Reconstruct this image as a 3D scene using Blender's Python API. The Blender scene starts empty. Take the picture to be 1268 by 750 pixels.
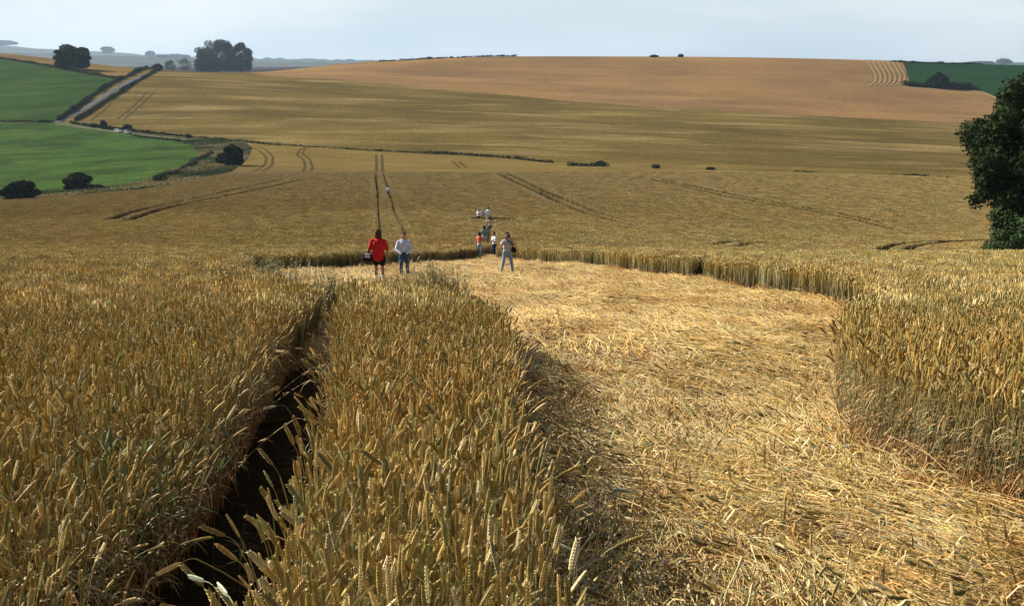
import bpy, math, random
import numpy as np
from mathutils import Vector, Matrix, Euler

random.seed(7); rng = np.random.default_rng(7)
SC = bpy.context.scene
COL = SC.collection
R = math.radians
PITCH = R(13.45); F = 1233.0; CU, CV = 634.0, 375.0

# ------------------------------------------------------------------ camera, light, exposure
cam_d = bpy.data.cameras.new('camera'); cam = bpy.data.objects.new('camera', cam_d); COL.objects.link(cam)
cam.location = (0, 0, 0); cam.rotation_euler = (R(90) - PITCH, 0, 0)
cam_d.sensor_width = 36; cam_d.lens = 36 * F / 1268; cam_d.clip_start = 0.05; cam_d.clip_end = 30000
SC.camera = cam
SUN_AZ, SUN_EL = R(-64), R(30.5)                       # clockwise from +Y (straight ahead)
world = bpy.data.worlds.new('World'); SC.world = world; world.use_nodes = True
wn = world.node_tree; bg = wn.nodes['Background']
sky = wn.nodes.new('ShaderNodeTexSky'); sky.sky_type = 'NISHITA'; sky.sun_disc = False
sky.sun_elevation = SUN_EL; sky.sun_rotation = SUN_AZ % (2 * math.pi)
sky.altitude = 200; sky.air_density = 1.0; sky.dust_density = 2.2; sky.ozone_density = 2.0
tc = wn.nodes.new('ShaderNodeTexCoord'); mp = wn.nodes.new('ShaderNodeMapping'); mp.inputs['Scale'].default_value = (1, 1, 5)
cn = wn.nodes.new('ShaderNodeTexNoise'); cn.inputs['Scale'].default_value = 2.6; cn.inputs['Detail'].default_value = 5
cr = wn.nodes.new('ShaderNodeValToRGB'); cr.color_ramp.elements[0].position = .40; cr.color_ramp.elements[1].position = .66
cr.color_ramp.elements[0].color = (0.0, 0.0, 0.0, 1); cr.color_ramp.elements[1].color = (.75, .75, .75, 1)
mx = wn.nodes.new('ShaderNodeMix'); mx.data_type = 'RGBA'; mx.inputs['B'].default_value = (8.4, 9.4, 10.0, 1)
wn.links.new(tc.outputs['Generated'], mp.inputs['Vector']); wn.links.new(mp.outputs['Vector'], cn.inputs['Vector'])
wn.links.new(cn.outputs['Fac'], cr.inputs['Fac']); mx.inputs['Factor'].default_value = .04
wn.links.new(sky.outputs['Color'], mx.inputs['A'])
# milky summer haze low over the horizon, all the way round
sp = wn.nodes.new('ShaderNodeSeparateXYZ'); wn.links.new(tc.outputs['Generated'], sp.inputs[0])
hr_ = wn.nodes.new('ShaderNodeMapRange'); hr_.interpolation_type = 'SMOOTHSTEP'; wn.links.new(sp.outputs['Z'], hr_.inputs['Value'])
hr_.inputs['From Min'].default_value = .05; hr_.inputs['From Max'].default_value = .15; hr_.inputs['To Min'].default_value = .93; hr_.inputs['To Max'].default_value = 0
lo_r = wn.nodes.new('ShaderNodeMapRange'); wn.links.new(sp.outputs['Z'], lo_r.inputs['Value']); lo_r.inputs['From Min'].default_value = -.01; lo_r.inputs['From Max'].default_value = .07
lc = wn.nodes.new('ShaderNodeMix'); lc.data_type = 'RGBA'; lc.inputs['A'].default_value = (7.3, 8.7, 9.7, 1); lc.inputs['B'].default_value = (8.5, 9.7, 10.2, 1); wn.links.new(lo_r.outputs[0], lc.inputs['Factor'])
m2 = wn.nodes.new('ShaderNodeMix'); m2.data_type = 'RGBA'; wn.links.new(hr_.outputs[0], m2.inputs['Factor']); wn.links.new(mx.outputs['Result'], m2.inputs['A']); wn.links.new(lc.outputs['Result'], m2.inputs['B'])
c3 = wn.nodes.new('ShaderNodeMix'); c3.data_type = 'RGBA'; c3.inputs['B'].default_value = (11.6, 12.0, 11.8, 1); cm = wn.nodes.new('ShaderNodeMath'); cm.operation = 'MULTIPLY'; wn.links.new(cr.outputs['Color'], cm.inputs[0]); wn.links.new(hr_.outputs[0], cm.inputs[1]); wn.links.new(cm.outputs[0], c3.inputs['Factor']); wn.links.new(m2.outputs['Result'], c3.inputs['A'])
wn.links.new(c3.outputs['Result'], bg.inputs['Color'])
bg.inputs['Strength'].default_value = 0.055
sd = bpy.data.lights.new('sun', 'SUN'); sun = bpy.data.objects.new('sun', sd); COL.objects.link(sun)
sd.energy = 5.0; sd.angle = R(0.55); sd.color = (1, .95, .86)
to_sun = Vector((math.sin(SUN_AZ) * math.cos(SUN_EL), math.cos(SUN_AZ) * math.cos(SUN_EL), math.sin(SUN_EL)))
sun.rotation_euler = to_sun.to_track_quat('Z', 'Y').to_euler(); sun.location = (-40, 20, 60)
vs = SC.view_settings; vs.view_transform = 'Standard'; vs.look = 'None'; vs.gamma = 1; vs.use_curve_mapping = False
vs.exposure = 0.70
HAZE_DENSITY = 0.7e-4
try:
    SC.cycles.volume_bounces = 0; SC.cycles.max_bounces = 5; SC.cycles.diffuse_bounces = 2
    SC.cycles.transparent_max_bounces = 4
except Exception: pass

# ------------------------------------------------------------------ the lie of the land
def pchip(x, y, xs):
    x = np.asarray(x, float); y = np.asarray(y, float); h = np.diff(x); d = np.diff(y) / h
    m = np.zeros_like(y); m[0] = d[0]; m[-1] = d[-1]
    for i in range(1, len(x) - 1):
        if d[i-1] * d[i] > 0:
            w1 = 2 * h[i] + h[i-1]; w2 = h[i] + 2 * h[i-1]; m[i] = (w1 + w2) / (w1 / d[i-1] + w2 / d[i])
    xs = np.clip(xs, x[0], x[-1]); k = np.clip(np.searchsorted(x, xs) - 1, 0, len(x) - 2); t = (xs - x[k]) / h[k]
    return ((2*t**3-3*t**2+1) * y[k] + (t**3-2*t**2+t) * h[k] * m[k] + (-2*t**3+3*t**2) * y[k+1] + (t**3-t**2) * h[k] * m[k+1])
def tanv(v): return np.tan(PITCH + np.arctan((np.asarray(v, float) - CV) / F))
CROP = 0.78
KY = [58, 83, 103, 144, 180, 215, 240, 273, 300, 336, 380, 450, 600, 750, 900, 1100, 1500, 3000, 9000]
KV = {-250: [310, 288, 278, 262, 254, 248, 244, 234, 222, 206, 187, 155, 103, 74, 60, 60, 66, 74, 79],
      0:    [308, 284, 273, 256, 248, 243, 239, 229, 216, 201, 184, 155, 103, 74, 64, 65, 70, 77, 80],
      150:  [307, 281, 269, 248, 238, 231, 226, 220, 209, 195, 179, 152, 101, 84, 82, 83, 82, 82, 81],
      300:  [307, 280, 266, 241, 228, 219, 214, 207, 200, 189, 175, 150, 107, 91, 92, 92, 90, 84, 81],
      450:  [307, 279, 264, 237, 223, 214, 213, 213, 206, 193, 177, 151, 114, 90, 77, 79, 82, 82, 81],
      634:  [307, 281, 266, 240, 224, 214, 213.5, 213.5, 208, 196, 180, 155, 122, 93, 70, 73, 80, 81, 81],
      850:  [310, 295, 276, 246, 227, 213, 213, 213.5, 210, 200, 185, 160, 129, 98, 70.5, 74, 80, 81, 81],
      1050: [317, 306, 286, 250, 230, 216, 216, 217, 214, 205, 191, 167, 137, 104, 74, 78, 82, 82, 81],
      1268: [324, 309, 290, 258, 237, 225, 225, 225, 221, 211, 198, 175, 147, 114, 83, 81, 83, 83, 81],
      1500: [326, 312, 288, 262, 246, 234, 233, 232, 228, 218, 206, 183, 155, 120, 88, 84, 84, 84, 81]}
YS = np.concatenate([np.linspace(-60, 0, 4)[:-1], np.linspace(0, 60, 60), np.geomspace(61, 9000, 420)])
ku = sorted(KV); KA = [(u - CU) / F for u in ku]
tab = []
for u in ku:
    kz = [float(-tanv(v) * y) for y, v in zip(KY, KV[u])]
    gy = [-60, 0, 15, 30, 45]; gz = [-1.7 + CROP - .165 * y for y in gy]
    tab.append(pchip(gy + KY, gz + kz, YS))
tab = np.array(tab)
AS = np.linspace(KA[0], KA[-1], 240)
T2 = np.array([pchip(KA, tab[:, j], AS) for j in range(len(YS))]).T        # [a, y] canopy height
ker = np.hanning(27); ker /= ker.sum()
T2 = np.array([np.convolve(np.pad(T2[:, j], 13, mode='edge'), ker, 'valid') for j in range(T2.shape[1])]).T
def HC(x, y):
    x = np.asarray(x, float); y = np.asarray(y, float)
    a = np.clip(x / np.maximum(y, 25), AS[0], AS[-1]); yy = np.clip(y, -60, 9000)
    j = np.clip(np.searchsorted(YS, yy) - 1, 0, len(YS) - 2); t = (yy - YS[j]) / (YS[j+1] - YS[j])
    fi = (a - AS[0]) / (AS[1] - AS[0]); i = np.clip(fi.astype(int), 0, len(AS) - 2); s = fi - i
    return (T2[i, j] * (1-s) * (1-t) + T2[i+1, j] * s * (1-t) + T2[i, j+1] * (1-s) * t + T2[i+1, j+1] * s * t)
def sstep(a, b, x):
    t = np.clip((np.asarray(x, float) - a) / (b - a), 0, 1); return t * t * (3 - 2 * t)
def H(x, y): return HC(x, y) - CROP * (1 - sstep(225, 252, y))
CP, SP = math.cos(PITCH), math.sin(PITCH)
def hit(u, v, lift=0.0, y0=1.0, canopy=False):
    """where the line of sight of photo pixel (u, v) meets the ground"""
    b = (CV - v) / F; a = (u - CU) / F; dy = CP + b * SP; dz = -SP + b * CP
    ys = np.geomspace(y0, 4000, 3000); xs = a / dy * ys; zs = dz / dy * ys
    g = (HC if canopy else H)(xs, ys) + lift
    k = np.argmax(zs < g)
    if zs[k] >= g[k]: k = int(np.argmin(zs - g + (ys < 60) * 1e6))
    elif k > 0:
        d0 = zs[k-1] - g[k-1]; d1 = g[k] - zs[k]; w = d0 / (d0 + d1 + 1e-9)
        y = ys[k-1] + w * (ys[k] - ys[k-1]); x = a / dy * y; return Vector((x, y, float(H(x, y))))
    return Vector((xs[k], ys[k], float(H(xs[k], ys[k]))))
def at(u, y):
    """ground point at distance y on photo column u"""
    z = float(H(0, y)); x = 0
    for _ in range(4):
        D = y * CP - z * SP; x = (u - CU) / F * D; z = float(H(x, y))
    return Vector((x, y, z))
def pxm(p): return F / (p[1] * CP - p[2] * SP)          # photo pixels per metre at p

# ------------------------------------------------------------------ materials
def new_mat(name):
    m = bpy.data.materials.new(name); m.use_nodes = True; n = m.node_tree; b = n.nodes['Principled BSDF']
    b.inputs['Roughness'].default_value = .75; b.inputs['Specular IOR Level'].default_value = .25
    return m, n, b
def N(n, t, **k):
    o = n.nodes.new(t)
    for a, v in k.items():
        if a in o.inputs: o.inputs[a].default_value = v
        else: setattr(o, a, v)
    return o
def mixc(n, fac, a, b, blend='MIX'):
    o = n.nodes.new('ShaderNodeMix'); o.data_type = 'RGBA'; o.blend_type = blend
    for s, v in (('Factor', fac), ('A', a), ('B', b)):
        if isinstance(v, bpy.types.NodeSocket): n.links.new(v, o.inputs[s])
        else: o.inputs[s].default_value = v if s == 'Factor' else (*v, 1)
    return o.outputs['Result']
def noise(n, scale, detail=4, rough=.6, vec=None, lo=.35, hi=.65, stretch=None, rot=0):
    if vec is None:
        g = n.nodes.new('ShaderNodeNewGeometry'); vec = g.outputs['Position']
    if stretch:
        q = n.nodes.new('ShaderNodeMapping'); q.inputs['Scale'].default_value = stretch; q.inputs['Rotation'].default_value = (0, 0, rot)
        n.links.new(vec, q.inputs['Vector']); vec = q.outputs['Vector']
    t = N(n, 'ShaderNodeTexNoise', Scale=scale, Detail=detail, Roughness=rough); n.links.new(vec, t.inputs['Vector'])
    r = N(n, 'ShaderNodeMapRange'); r.inputs['From Min'].default_value = lo; r.inputs['From Max'].default_value = hi
    n.links.new(t.outputs['Fac'], r.inputs['Value']); return r.outputs['Result']
def flat(name, col, rough=.7, spec=.25, grain=.12, scale=30, metal=0):
    m, n, b = new_mat(name); b.inputs['Roughness'].default_value = rough; b.inputs['Specular IOR Level'].default_value = spec
    b.inputs['Metallic'].default_value = metal
    tcn = n.nodes.new('ShaderNodeTexCoord')
    f = noise(n, scale, 3, vec=tcn.outputs['Object'])
    n.links.new(mixc(n, f, [c * (1 - grain) for c in col], [min(1, c * (1 + grain)) for c in col]), b.inputs['Base Color'])
    if rough > .85:                                     # cloth: soft folds
        bp = N(n, 'ShaderNodeBump', Strength=.8, Distance=.05); n.links.new(noise(n, 6, 2, vec=tcn.outputs['Object'], lo=.2, hi=.8, stretch=(1, 1, .45)), bp.inputs['Height']); n.links.new(bp.outputs['Normal'], b.inputs['Normal'])
    return m
def field_mat(name, c1, c2, c3, fine=2.2, nearc=None, mid=.05, streak=None, bump=.25, tramlines=None, finec=.22):
    """c1/c2 = two shades of the crop in large patches, c3 = pale patches"""
    m, n, b = new_mat(name)
    col = mixc(n, noise(n, mid, 5, lo=.38, hi=.62), c1, c2)
    col = mixc(n, noise(n, mid * .35, 3, lo=.50, hi=.72, stretch=(2.2, 7, 1)), col, c3)
    if streak:
        s, rot, amt = streak
        f = noise(n, s, 3, lo=.35, hi=.7, stretch=(.08, 1, 1), rot=rot)
        mu = N(n, 'ShaderNodeMath', operation='MULTIPLY'); n.links.new(f, mu.inputs[0]); mu.inputs[1].default_value = amt
        col = mixc(n, mu.outputs[0], col, [c * .6 for c in c1])
    if nearc:
        g = n.nodes.new('ShaderNodeNewGeometry'); sx_ = n.nodes.new('ShaderNodeSeparateXYZ'); n.links.new(g.outputs['Position'], sx_.inputs[0])
        ns = N(n, 'ShaderNodeTexNoise', Scale=.05, Detail=4); n.links.new(g.outputs['Position'], ns.inputs['Vector'])
        ad = N(n, 'ShaderNodeMath', operation='MULTIPLY_ADD'); n.links.new(ns.outputs['Fac'], ad.inputs[0]); ad.inputs[1].default_value = 40; n.links.new(sx_.outputs['Y'], ad.inputs[2])
        rr_ = N(n, 'ShaderNodeMapRange', interpolation_type='SMOOTHSTEP'); n.links.new(ad.outputs[0], rr_.inputs['Value']); rr_.inputs['From Min'].default_value = 258; rr_.inputs['From Max'].default_value = 318
        col = mixc(n, rr_.outputs['Result'], nearc, col)
    f = noise(n, fine, 6, .75, lo=.3, hi=.7)
    col = mixc(n, f, col, col) if False else col
    dk = mixc(n, f, (1 - finec,) * 3, (1 + finec,) * 3)
    n.links.new(mixc(n, 1.0, col, dk, 'MULTIPLY'), b.inputs['Base Color'])
    bp = N(n, 'ShaderNodeBump', Strength=bump, Distance=.6); n.links.new(f, bp.inputs['Height']); n.links.new(bp.outputs['Normal'], b.inputs['Normal'])
    b.inputs['Roughness'].default_value = 1; b.inputs['Specular IOR Level'].default_value = 0
    return m
def plant_mat(name, gain=1.0, olive=True, transl=.22, rough=.55, var=.35, patch=False):
    """colour comes from the plant's own 'col' attribute, varied per plant and per patch of ground"""
    m, n, b = new_mat(name)
    at_ = N(n, 'ShaderNodeAttribute'); at_.attribute_name = 'col'
    oi = n.nodes.new('ShaderNodeObjectInfo')
    r = N(n, 'ShaderNodeMapRange'); n.links.new(oi.outputs['Random'], r.inputs['Value'])
    r.inputs['To Min'].default_value = 1 - var; r.inputs['To Max'].default_value = 1 + var
    vm = N(n, 'ShaderNodeVectorMath', operation='SCALE'); n.links.new(at_.outputs['Color'], vm.inputs[0]); n.links.new(r.outputs['Result'], vm.inputs['Scale'])
    col = vm.outputs['Vector']
    if olive:
        g = n.nodes.new('ShaderNodeNewGeometry'); pos = g.outputs['Position']
        col = mixc(n, noise(n, .35, 3, vec=pos, lo=.42, hi=.68), col, (1.06, .94, .80), 'MULTIPLY')
        f2 = noise(n, .09, 4, vec=pos, lo=.40, hi=.66)
        col = mixc(n, f2, col, (.90, .95, .84), 'MULTIPLY')
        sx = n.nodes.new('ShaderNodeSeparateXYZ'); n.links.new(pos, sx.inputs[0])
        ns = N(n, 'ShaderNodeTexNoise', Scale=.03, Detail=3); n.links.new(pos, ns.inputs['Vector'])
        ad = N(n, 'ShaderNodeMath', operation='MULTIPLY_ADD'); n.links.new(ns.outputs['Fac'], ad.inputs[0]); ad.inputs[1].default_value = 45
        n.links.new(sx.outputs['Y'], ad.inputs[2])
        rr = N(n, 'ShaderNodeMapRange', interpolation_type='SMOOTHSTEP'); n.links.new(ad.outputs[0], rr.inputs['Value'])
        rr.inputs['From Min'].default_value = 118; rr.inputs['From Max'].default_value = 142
        col = mixc(n, rr.outputs['Result'], col, (.86, .83, .76), 'MULTIPLY')      # wheat colour multiplied darker and slightly warmer towards the brow
    if patch:
        g = n.nodes.new('ShaderNodeNewGeometry'); pos = g.outputs['Position']
        col = mixc(n, noise(n, .42, 4, vec=pos, lo=.48, hi=.66), col, (.66, .48, .30), 'MULTIPLY')
        col = mixc(n, noise(n, 1.7, 3, vec=pos, lo=.52, hi=.7), col, (.74, .60, .42), 'MULTIPLY')
    sc = N(n, 'ShaderNodeVectorMath', operation='SCALE'); n.links.new(col, sc.inputs[0]); sc.inputs['Scale'].default_value = gain
    col = sc.outputs['Vector']
    n.links.new(col, b.inputs['Base Color']); b.inputs['Roughness'].default_value = rough; b.inputs['Specular IOR Level'].default_value = .3
    if name == 'leaves': b.inputs['Specular IOR Level'].default_value = .08; b.inputs['Roughness'].default_value = .85
    if transl:
        tr = n.nodes.new('ShaderNodeBsdfTranslucent'); n.links.new(col, tr.inputs['Color'])
        ms = N(n, 'ShaderNodeMixShader'); ms.inputs[0].default_value = transl
        n.links.new(b.outputs[0], ms.inputs[1]); n.links.new(tr.outputs[0], ms.inputs[2])
        n.links.new(ms.outputs[0], n.nodes['Material Output'].inputs['Surface'])
    return m
M = {}
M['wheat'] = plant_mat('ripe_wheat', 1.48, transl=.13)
M['straw'] = plant_mat('laid_straw', .95, olive=False, transl=.1, var=.22, patch=True)
M['leaf'] = plant_mat('leaves', olive=False, transl=.12, var=.1)
M['weed'] = plant_mat('weeds', olive=False, transl=.3, var=.3)

# ------------------------------------------------------------------ object helpers
def tag(o, label=None, cat=None, group=None, kind=None):
    if label: o['label'] = label
    if cat: o['category'] = cat
    if group: o['group'] = group
    if kind: o['kind'] = kind
    return o
def link(name, me, mat=None, parent=None, smooth=False):
    o = bpy.data.objects.new(name, me); COL.objects.link(o)
    if mat: me.materials.append(mat)
    if parent: o.parent = parent
    if smooth: me.shade_smooth()
    return o
def empty(name, loc, rz=0):
    o = bpy.data.objects.new(name, None); COL.objects.link(o); o.location = loc; o.rotation_euler = (0, 0, rz); o.empty_display_size = .3
    return o
def mesh_np(name, V, Fc, col=None):
    """V (n,3); Fc list of face tuples or an (m,k) array"""
    me = bpy.data.meshes.new(name); V = np.asarray(V, np.float32)
    if isinstance(Fc, np.ndarray):
        k = Fc.shape[1]; me.vertices.add(len(V)); me.vertices.foreach_set('co', V.ravel())
        me.loops.add(Fc.size); me.loops.foreach_set('vertex_index', Fc.astype(np.int32).ravel())
        me.polygons.add(len(Fc)); me.polygons.foreach_set('loop_start', np.arange(0, Fc.size, k, dtype=np.int32))
        me.update(calc_edges=True)
    else: me.from_pydata([tuple(map(float, v)) for v in V], [], Fc)
    if col is not None:
        a = me.color_attributes.new('col', 'FLOAT_COLOR', 'POINT'); c = np.ones((len(V), 4), np.float32); c[:, :3] = col
        a.data.foreach_set('color', c.ravel())
    me.validate(); return me
class MB:
    def __init__(s): s.v = []; s.f = []; s.c = []
    def add(s, V, Fc, col=None):
        n = len(s.v); s.v += [tuple(p) for p in V]; s.f += [tuple(i + n for i in q) for q in Fc]
        s.c += [tuple(col[i]) if isinstance(col, list) else tuple(col) for i in range(len(V))] if col is not None else [(1, 1, 1)] * len(V)
    def box(s, c, d, rot=None):
        x, y, z = [q / 2 for q in d]; P = [Vector((i*x, j*y, k*z)) for i in (-1, 1) for j in (-1, 1) for k in (-1, 1)]
        if rot: P = [rot @ p for p in P]
        s.add([p + Vector(c) for p in P], [(0,1,3,2), (4,6,7,5), (0,4,5,1), (2,3,7,6), (0,2,6,4), (1,5,7,3)])
    def tube(s, pts, rad, seg=8, cols=None, cap=True, flat=1.0):
        pts = [Vector(p) for p in pts]; n0 = []; Vv = []; Cc = []
        for i, p in enumerate(pts):
            d = (pts[min(i+1, len(pts)-1)] - pts[max(i-1, 0)]).normalized()
            up = Vector((0, 0, 1)) if abs(d.z) < .9 else Vector((1, 0, 0)); a = d.cross(up).normalized(); b = d.cross(a)
            r = rad[i] if hasattr(rad, '__len__') else rad
            for k in range(seg):
                t = 2 * math.pi * k / seg; Vv.append(p + a * math.cos(t) * r + b * math.sin(t) * r * flat); Cc.append(cols[i] if cols else (1, 1, 1))
        Fc = [(i*seg+k, i*seg+(k+1) % seg, (i+1)*seg+(k+1) % seg, (i+1)*seg+k) for i in range(len(pts)-1) for k in range(seg)]
        if cap: Fc += [tuple(range(seg))[::-1], tuple((len(pts)-1)*seg + k for k in range(seg))]
        s.add(Vv, Fc, Cc)
    def build(s, name, mat=None, parent=None, smooth=False):
        me = mesh_np(name, np.array(s.v), s.f, np.array(s.c)); return link(name, me, mat, parent, smooth)

# ------------------------------------------------------------------ plan of the trodden areas (metres; x right, y ahead)
FLAT = np.array([(.30,-2), (.24,1), (.10,2.5), (-.02,4.3), (-.02,8), (-.22,11.5), (-.95,15), (-1.7,17.8), (-2.5,18.0), (-3.1,17.2), (-3.3,16.2), (-4.2,17.8), (-5.6,21.5),
                 (-8,29), (-10.6,39.5), (-8.2,41), (-6.6,43.5), (-5,50), (-3.0,56.5), (-2.1,58.5), (-1.0,58.6), (.2,57), (2.2,51), (3.6,45), (5,37.5), (6.1,31.5),
                 (6.8,26.5), (7.1,22), (6.9,18.8), (5.2,14.2), (3.4,10), (2.62,7.6), (2.55,6.6), (2.78,5.7), (3.05,5.1), (3.5,4.2), (4.4,2.6), (5.2,-2)])
PATH = np.array([at(u, y)[:2] for u, y in ((600, 55), (602, 62), (603, 72), (605, 84), (608, 96))])
RING = np.array(at(612, 97)[:2]); RING_R = 2.6
RUT = np.array([(-.88,-2), (-.93,.8), (-1.04,2.3), (-1.2,3.5), (-1.38,5.25), (-1.66,7), (-2.17,10.2), (-2.6,13.2), (-3.15,16.8)])
def tramline(pix, canopy=True): return np.array([hit(u, v, canopy=canopy, y0=20 if pix[0][0] < 600 else 52)[:2] for u, v in pix])
TRAMS = [tramline(p) for p in (
    [(471,300), (470,285), (468,264), (467,236), (465,221), (465.3,214.5)],
    [(502,300), (499,285), (489,264), (482,240), (476,221), (474,214.8)],
    [(133,272), (150,266), (175,259), (215,250), (255,242), (300,232), (330,226), (352,221)],
    [(155,273), (172,267), (198,259), (238,250), (276,243), (320,234), (352,227), (374,222)],
    [(1085,313), (1096,305), (1115,301), (1150,298), (1200,296.5), (1268,296)],
    [(1117,313), (1126,306), (1145,302), (1172,299), (1215,297), (1268,296.8)],
    [(616,215), (640,226), (668,239), (700,254), (730,266), (770,276), (800,282)],
    [(628,215), (652,226), (682,240), (712,252), (742,264), (780,274)],
    [(806,222), (850,232), (900,243), (950,252), (1010,262), (1060,272), (1110,284)],
    [(820,222), (870,233), (925,244), (980,254), (1040,264), (1090,275)],
    [(877,303), (900,299), (925,298)], [(908,305), (925,301), (950,299)],
    [(0,276), (60,268), (130,258), (180,250)])] + [np.array([(5.9, 31.0), (6.9, 35.5)])]
def seg_dist(P, poly, closed=False):
    A = np.asarray(poly, float); B = np.roll(A, -1, 0) if closed else A[1:]; A = A if closed else A[:-1]
    best = np.full(len(P), 1e9)
    for a, b in zip(A, B):
        d = b - a; t = np.clip(((P - a) @ d) / (d @ d + 1e-12), 0, 1); q = P - a - t[:, None] * d
        best = np.minimum(best, np.hypot(q[:, 0], q[:, 1]))
    return best
def inside(P, poly):
    poly = np.asarray(poly, float); x, y = P[:, 0], P[:, 1]; c = np.zeros(len(P), bool); j = len(poly) - 1
    for i in range(len(poly)):
        xi, yi = poly[i]; xj, yj = poly[j]
        c ^= ((yi > y) != (yj > y)) & (x < (xj - xi) * (y - yi) / (yj - yi + 1e-12) + xi); j = i
    return c
def gap_dist(P, want_trams=True):
    """distance from each point to the nearest trodden ground; negative = on it"""
    w = .10 * np.sin(P[:, 1] * 1.3 + 2 * np.sin(P[:, 0])) + .05 * np.sin(P[:, 1] * 4.1)
    w = w * sstep(10, 22, P[:, 1]) + .035 * soft(P[:, 0] * 3, P[:, 1] * 3, 2.2) + .02 * soft(P[:, 0], P[:, 1], 19)
    d = seg_dist(P, FLAT, True); d[inside(P, FLAT)] *= -1; d = d + w
    d = np.minimum(d, seg_dist(P, PATH) - np.interp(P[:, 1], [61.5, 62, 64.5, 65], [.7, -.5, -.5, .30]))
    d = np.minimum(d, np.hypot(*(P - RING).T) - RING_R)
    d = np.minimum(d, seg_dist(P, RUT) - np.interp(P[:, 1], [0, 2.5, 4, 5.5, 10, 17], [.37, .36, .34, .33, .32, .28]))
    if want_trams:
        for ti, t in enumerate(TRAMS):
            m = (P[:, 1] > t[:, 1].min() - 2) & (P[:, 1] < t[:, 1].max() + 2)
            if m.any():
                run = abs(t[-1][0] - t[0][0]) / (abs(t[-1][1] - t[0][1]) + 1e-6)
                d[m] = np.minimum(d[m], seg_dist(P[m], t) - (.20 if ti < 2 else .27 if ti == len(TRAMS) - 1 else .85 if ti in (2, 3) else .72 if ti in (8, 9) else .66 if ti in (4, 5) else .58))
    return d

# ------------------------------------------------------------------ ground and fields
def grid_faces(nr, nc):
    i = np.arange(nr - 1)[:, None] * nc + np.arange(nc - 1)[None]; i = i.ravel()
    return np.stack([i, i + 1, i + nc + 1, i + nc], 1)
ry = np.concatenate([[-60, -40, -25, -15, -8], np.arange(-4, 20, .22), np.geomspace(20.2, 9000, 330)])
sx = np.linspace(-1, 1, 301); sx = np.sign(sx) * np.abs(sx) ** 1.6
gx = sx[None] * (45 + .95 * np.abs(ry))[:, None]; gy = np.repeat(ry[:, None], len(sx), 1)
gz = H(gx, gy) - .35 * sstep(235, 262, gy) - 2 * sstep(1000, 1600, gy)
def soft(x, y, s): return (np.sin(x*s*1.1+1.3*np.sin(y*s*.7)) + np.sin(y*s*1.3+1.7*np.sin(x*s*.9+2)) + .5*np.sin((x+y)*s*2.3) + .5*np.sin((x-y)*s*2.9+1)) / 3
gz = gz + .03 * soft(gx, gy, 2.6) * (gy < 60)
P2 = np.stack([gx.ravel(), gy.ravel()], 1)
ground = link('ground', mesh_np('ground', np.stack([gx.ravel(), gy.ravel(), gz.ravel()], 1), grid_faces(len(ry), len(sx))), None, None, True)
ground.data.materials.append(field_mat('soil_and_stubble', (.030, .021, .012), (.042, .03, .016), (.06, .044, .024), fine=9, mid=.6, bump=.5))
tag(ground, kind='structure')

def dens(poly, step=8):
    out = []
    for i in range(len(poly)):
        a = np.array(poly[i], float); b = np.array(poly[(i+1) % len(poly)], float); n = max(1, int(np.hypot(*(b-a)) / step))
        out += [a + (b - a) * k / n for k in range(n)]
    return out
def wpoly(pix):
    """photo outline -> outline on the ground, as (x/y, log y)"""
    o = []
    for u, v in dens(pix):
        p = hit(u, v, y0=150) ; o.append((p.x / p.y, math.log(p.y)))
    return np.array(o)
CREST_OUT = 1250.0
a_in = np.linspace(-.545, .545, 860); a_out = np.geomspace(.55, .95, 24)
fa = np.concatenate([-a_out[::-1], a_in, a_out]); fy = np.geomspace(236, CREST_OUT, 470)
FX = fa[None] * fy[:, None]; FY = np.repeat(fy[:, None], len(fa), 1); FZ = H(FX, FY) + .02
FQ = grid_faces(len(fy), len(fa))
ctr = np.stack([(np.repeat(fa[None], len(fy), 0)).ravel(), np.log(FY).ravel()], 1)[FQ].mean(1)
reg = np.zeros(len(FQ), int)      # 0 valley wheat
L = 1.0
def below_line(line, c=ctr):
    """log-distance of a boundary line (pixels) at every azimuth"""
    w = [hit(np.interp(t, range(len(line)), [q[0] for q in line]), np.interp(t, range(len(line)), [q[1] for q in line]), y0=150) for t in np.linspace(0, len(line) - 1, 160)]
    A = np.array([p.x / p.y for p in w]); Y = np.array([math.log(p.y) for p in w]); o = np.argsort(A)
    return np.interp(c[:, 0], A[o], Y[o])
hedge_line = [(-60,152), (70,152), (110,156), (200,166), (330,178), (460,186), (560,191), (690,202), (800,207), (1000,214), (1200,220), (1320,224)]
pink_line = [(300,89.5), (330,94), (420,99), (500,106), (600,115), (700,125), (800,132), (900,138), (1100,148), (1230,154), (1320,158)]
hl = below_line(hedge_line); pl = below_line(pink_line)
reg[ctr[:, 1] > hl] = 1                                                   # lower hill field
m = (ctr[:, 1] > pl) & (ctr[:, 0] > (312 - CU) / F * .97); reg[m] = 2       # stubble-pink upper field
reg[inside(ctr, wpoly([(-60,66), (0,72), (60,82), (110,92), (150,99), (126,112), (100,131), (70,151), (-60,151)])) | ((ctr[:, 0] < -.54) & (ctr[:, 1] > hl) & (ctr[:, 1] < math.log(760)))] = 3
ul = below_line([(-60,66), (0,72), (60,82), (110,92), (150,99), (188,90.5)])
reg[(ctr[:, 0] < (186 - CU) / F) & (ctr[:, 1] > ul)] = 4                    # gold field beyond the hedge
vl_lo = below_line([(-60,241), (90,240), (130,236), (190,222), (235,205), (250,190), (240,181)])
past = wpoly([(-60,152), (70,152), (110,156), (150,162), (200,170), (236,180), (246,190), (232,204), (190,221), (130,235), (90,239), (-60,243)])
verge = wpoly([(-60,151.5), (70,151.5), (110,155.5), (200,165.5), (300,176), (312,184), (305,198), (288,212), (240,228), (180,239), (100,246), (-60,252)])
reg[inside(ctr, verge) | ((ctr[:, 0] < -.54) & (ctr[:, 1] < hl))] = 5
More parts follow.
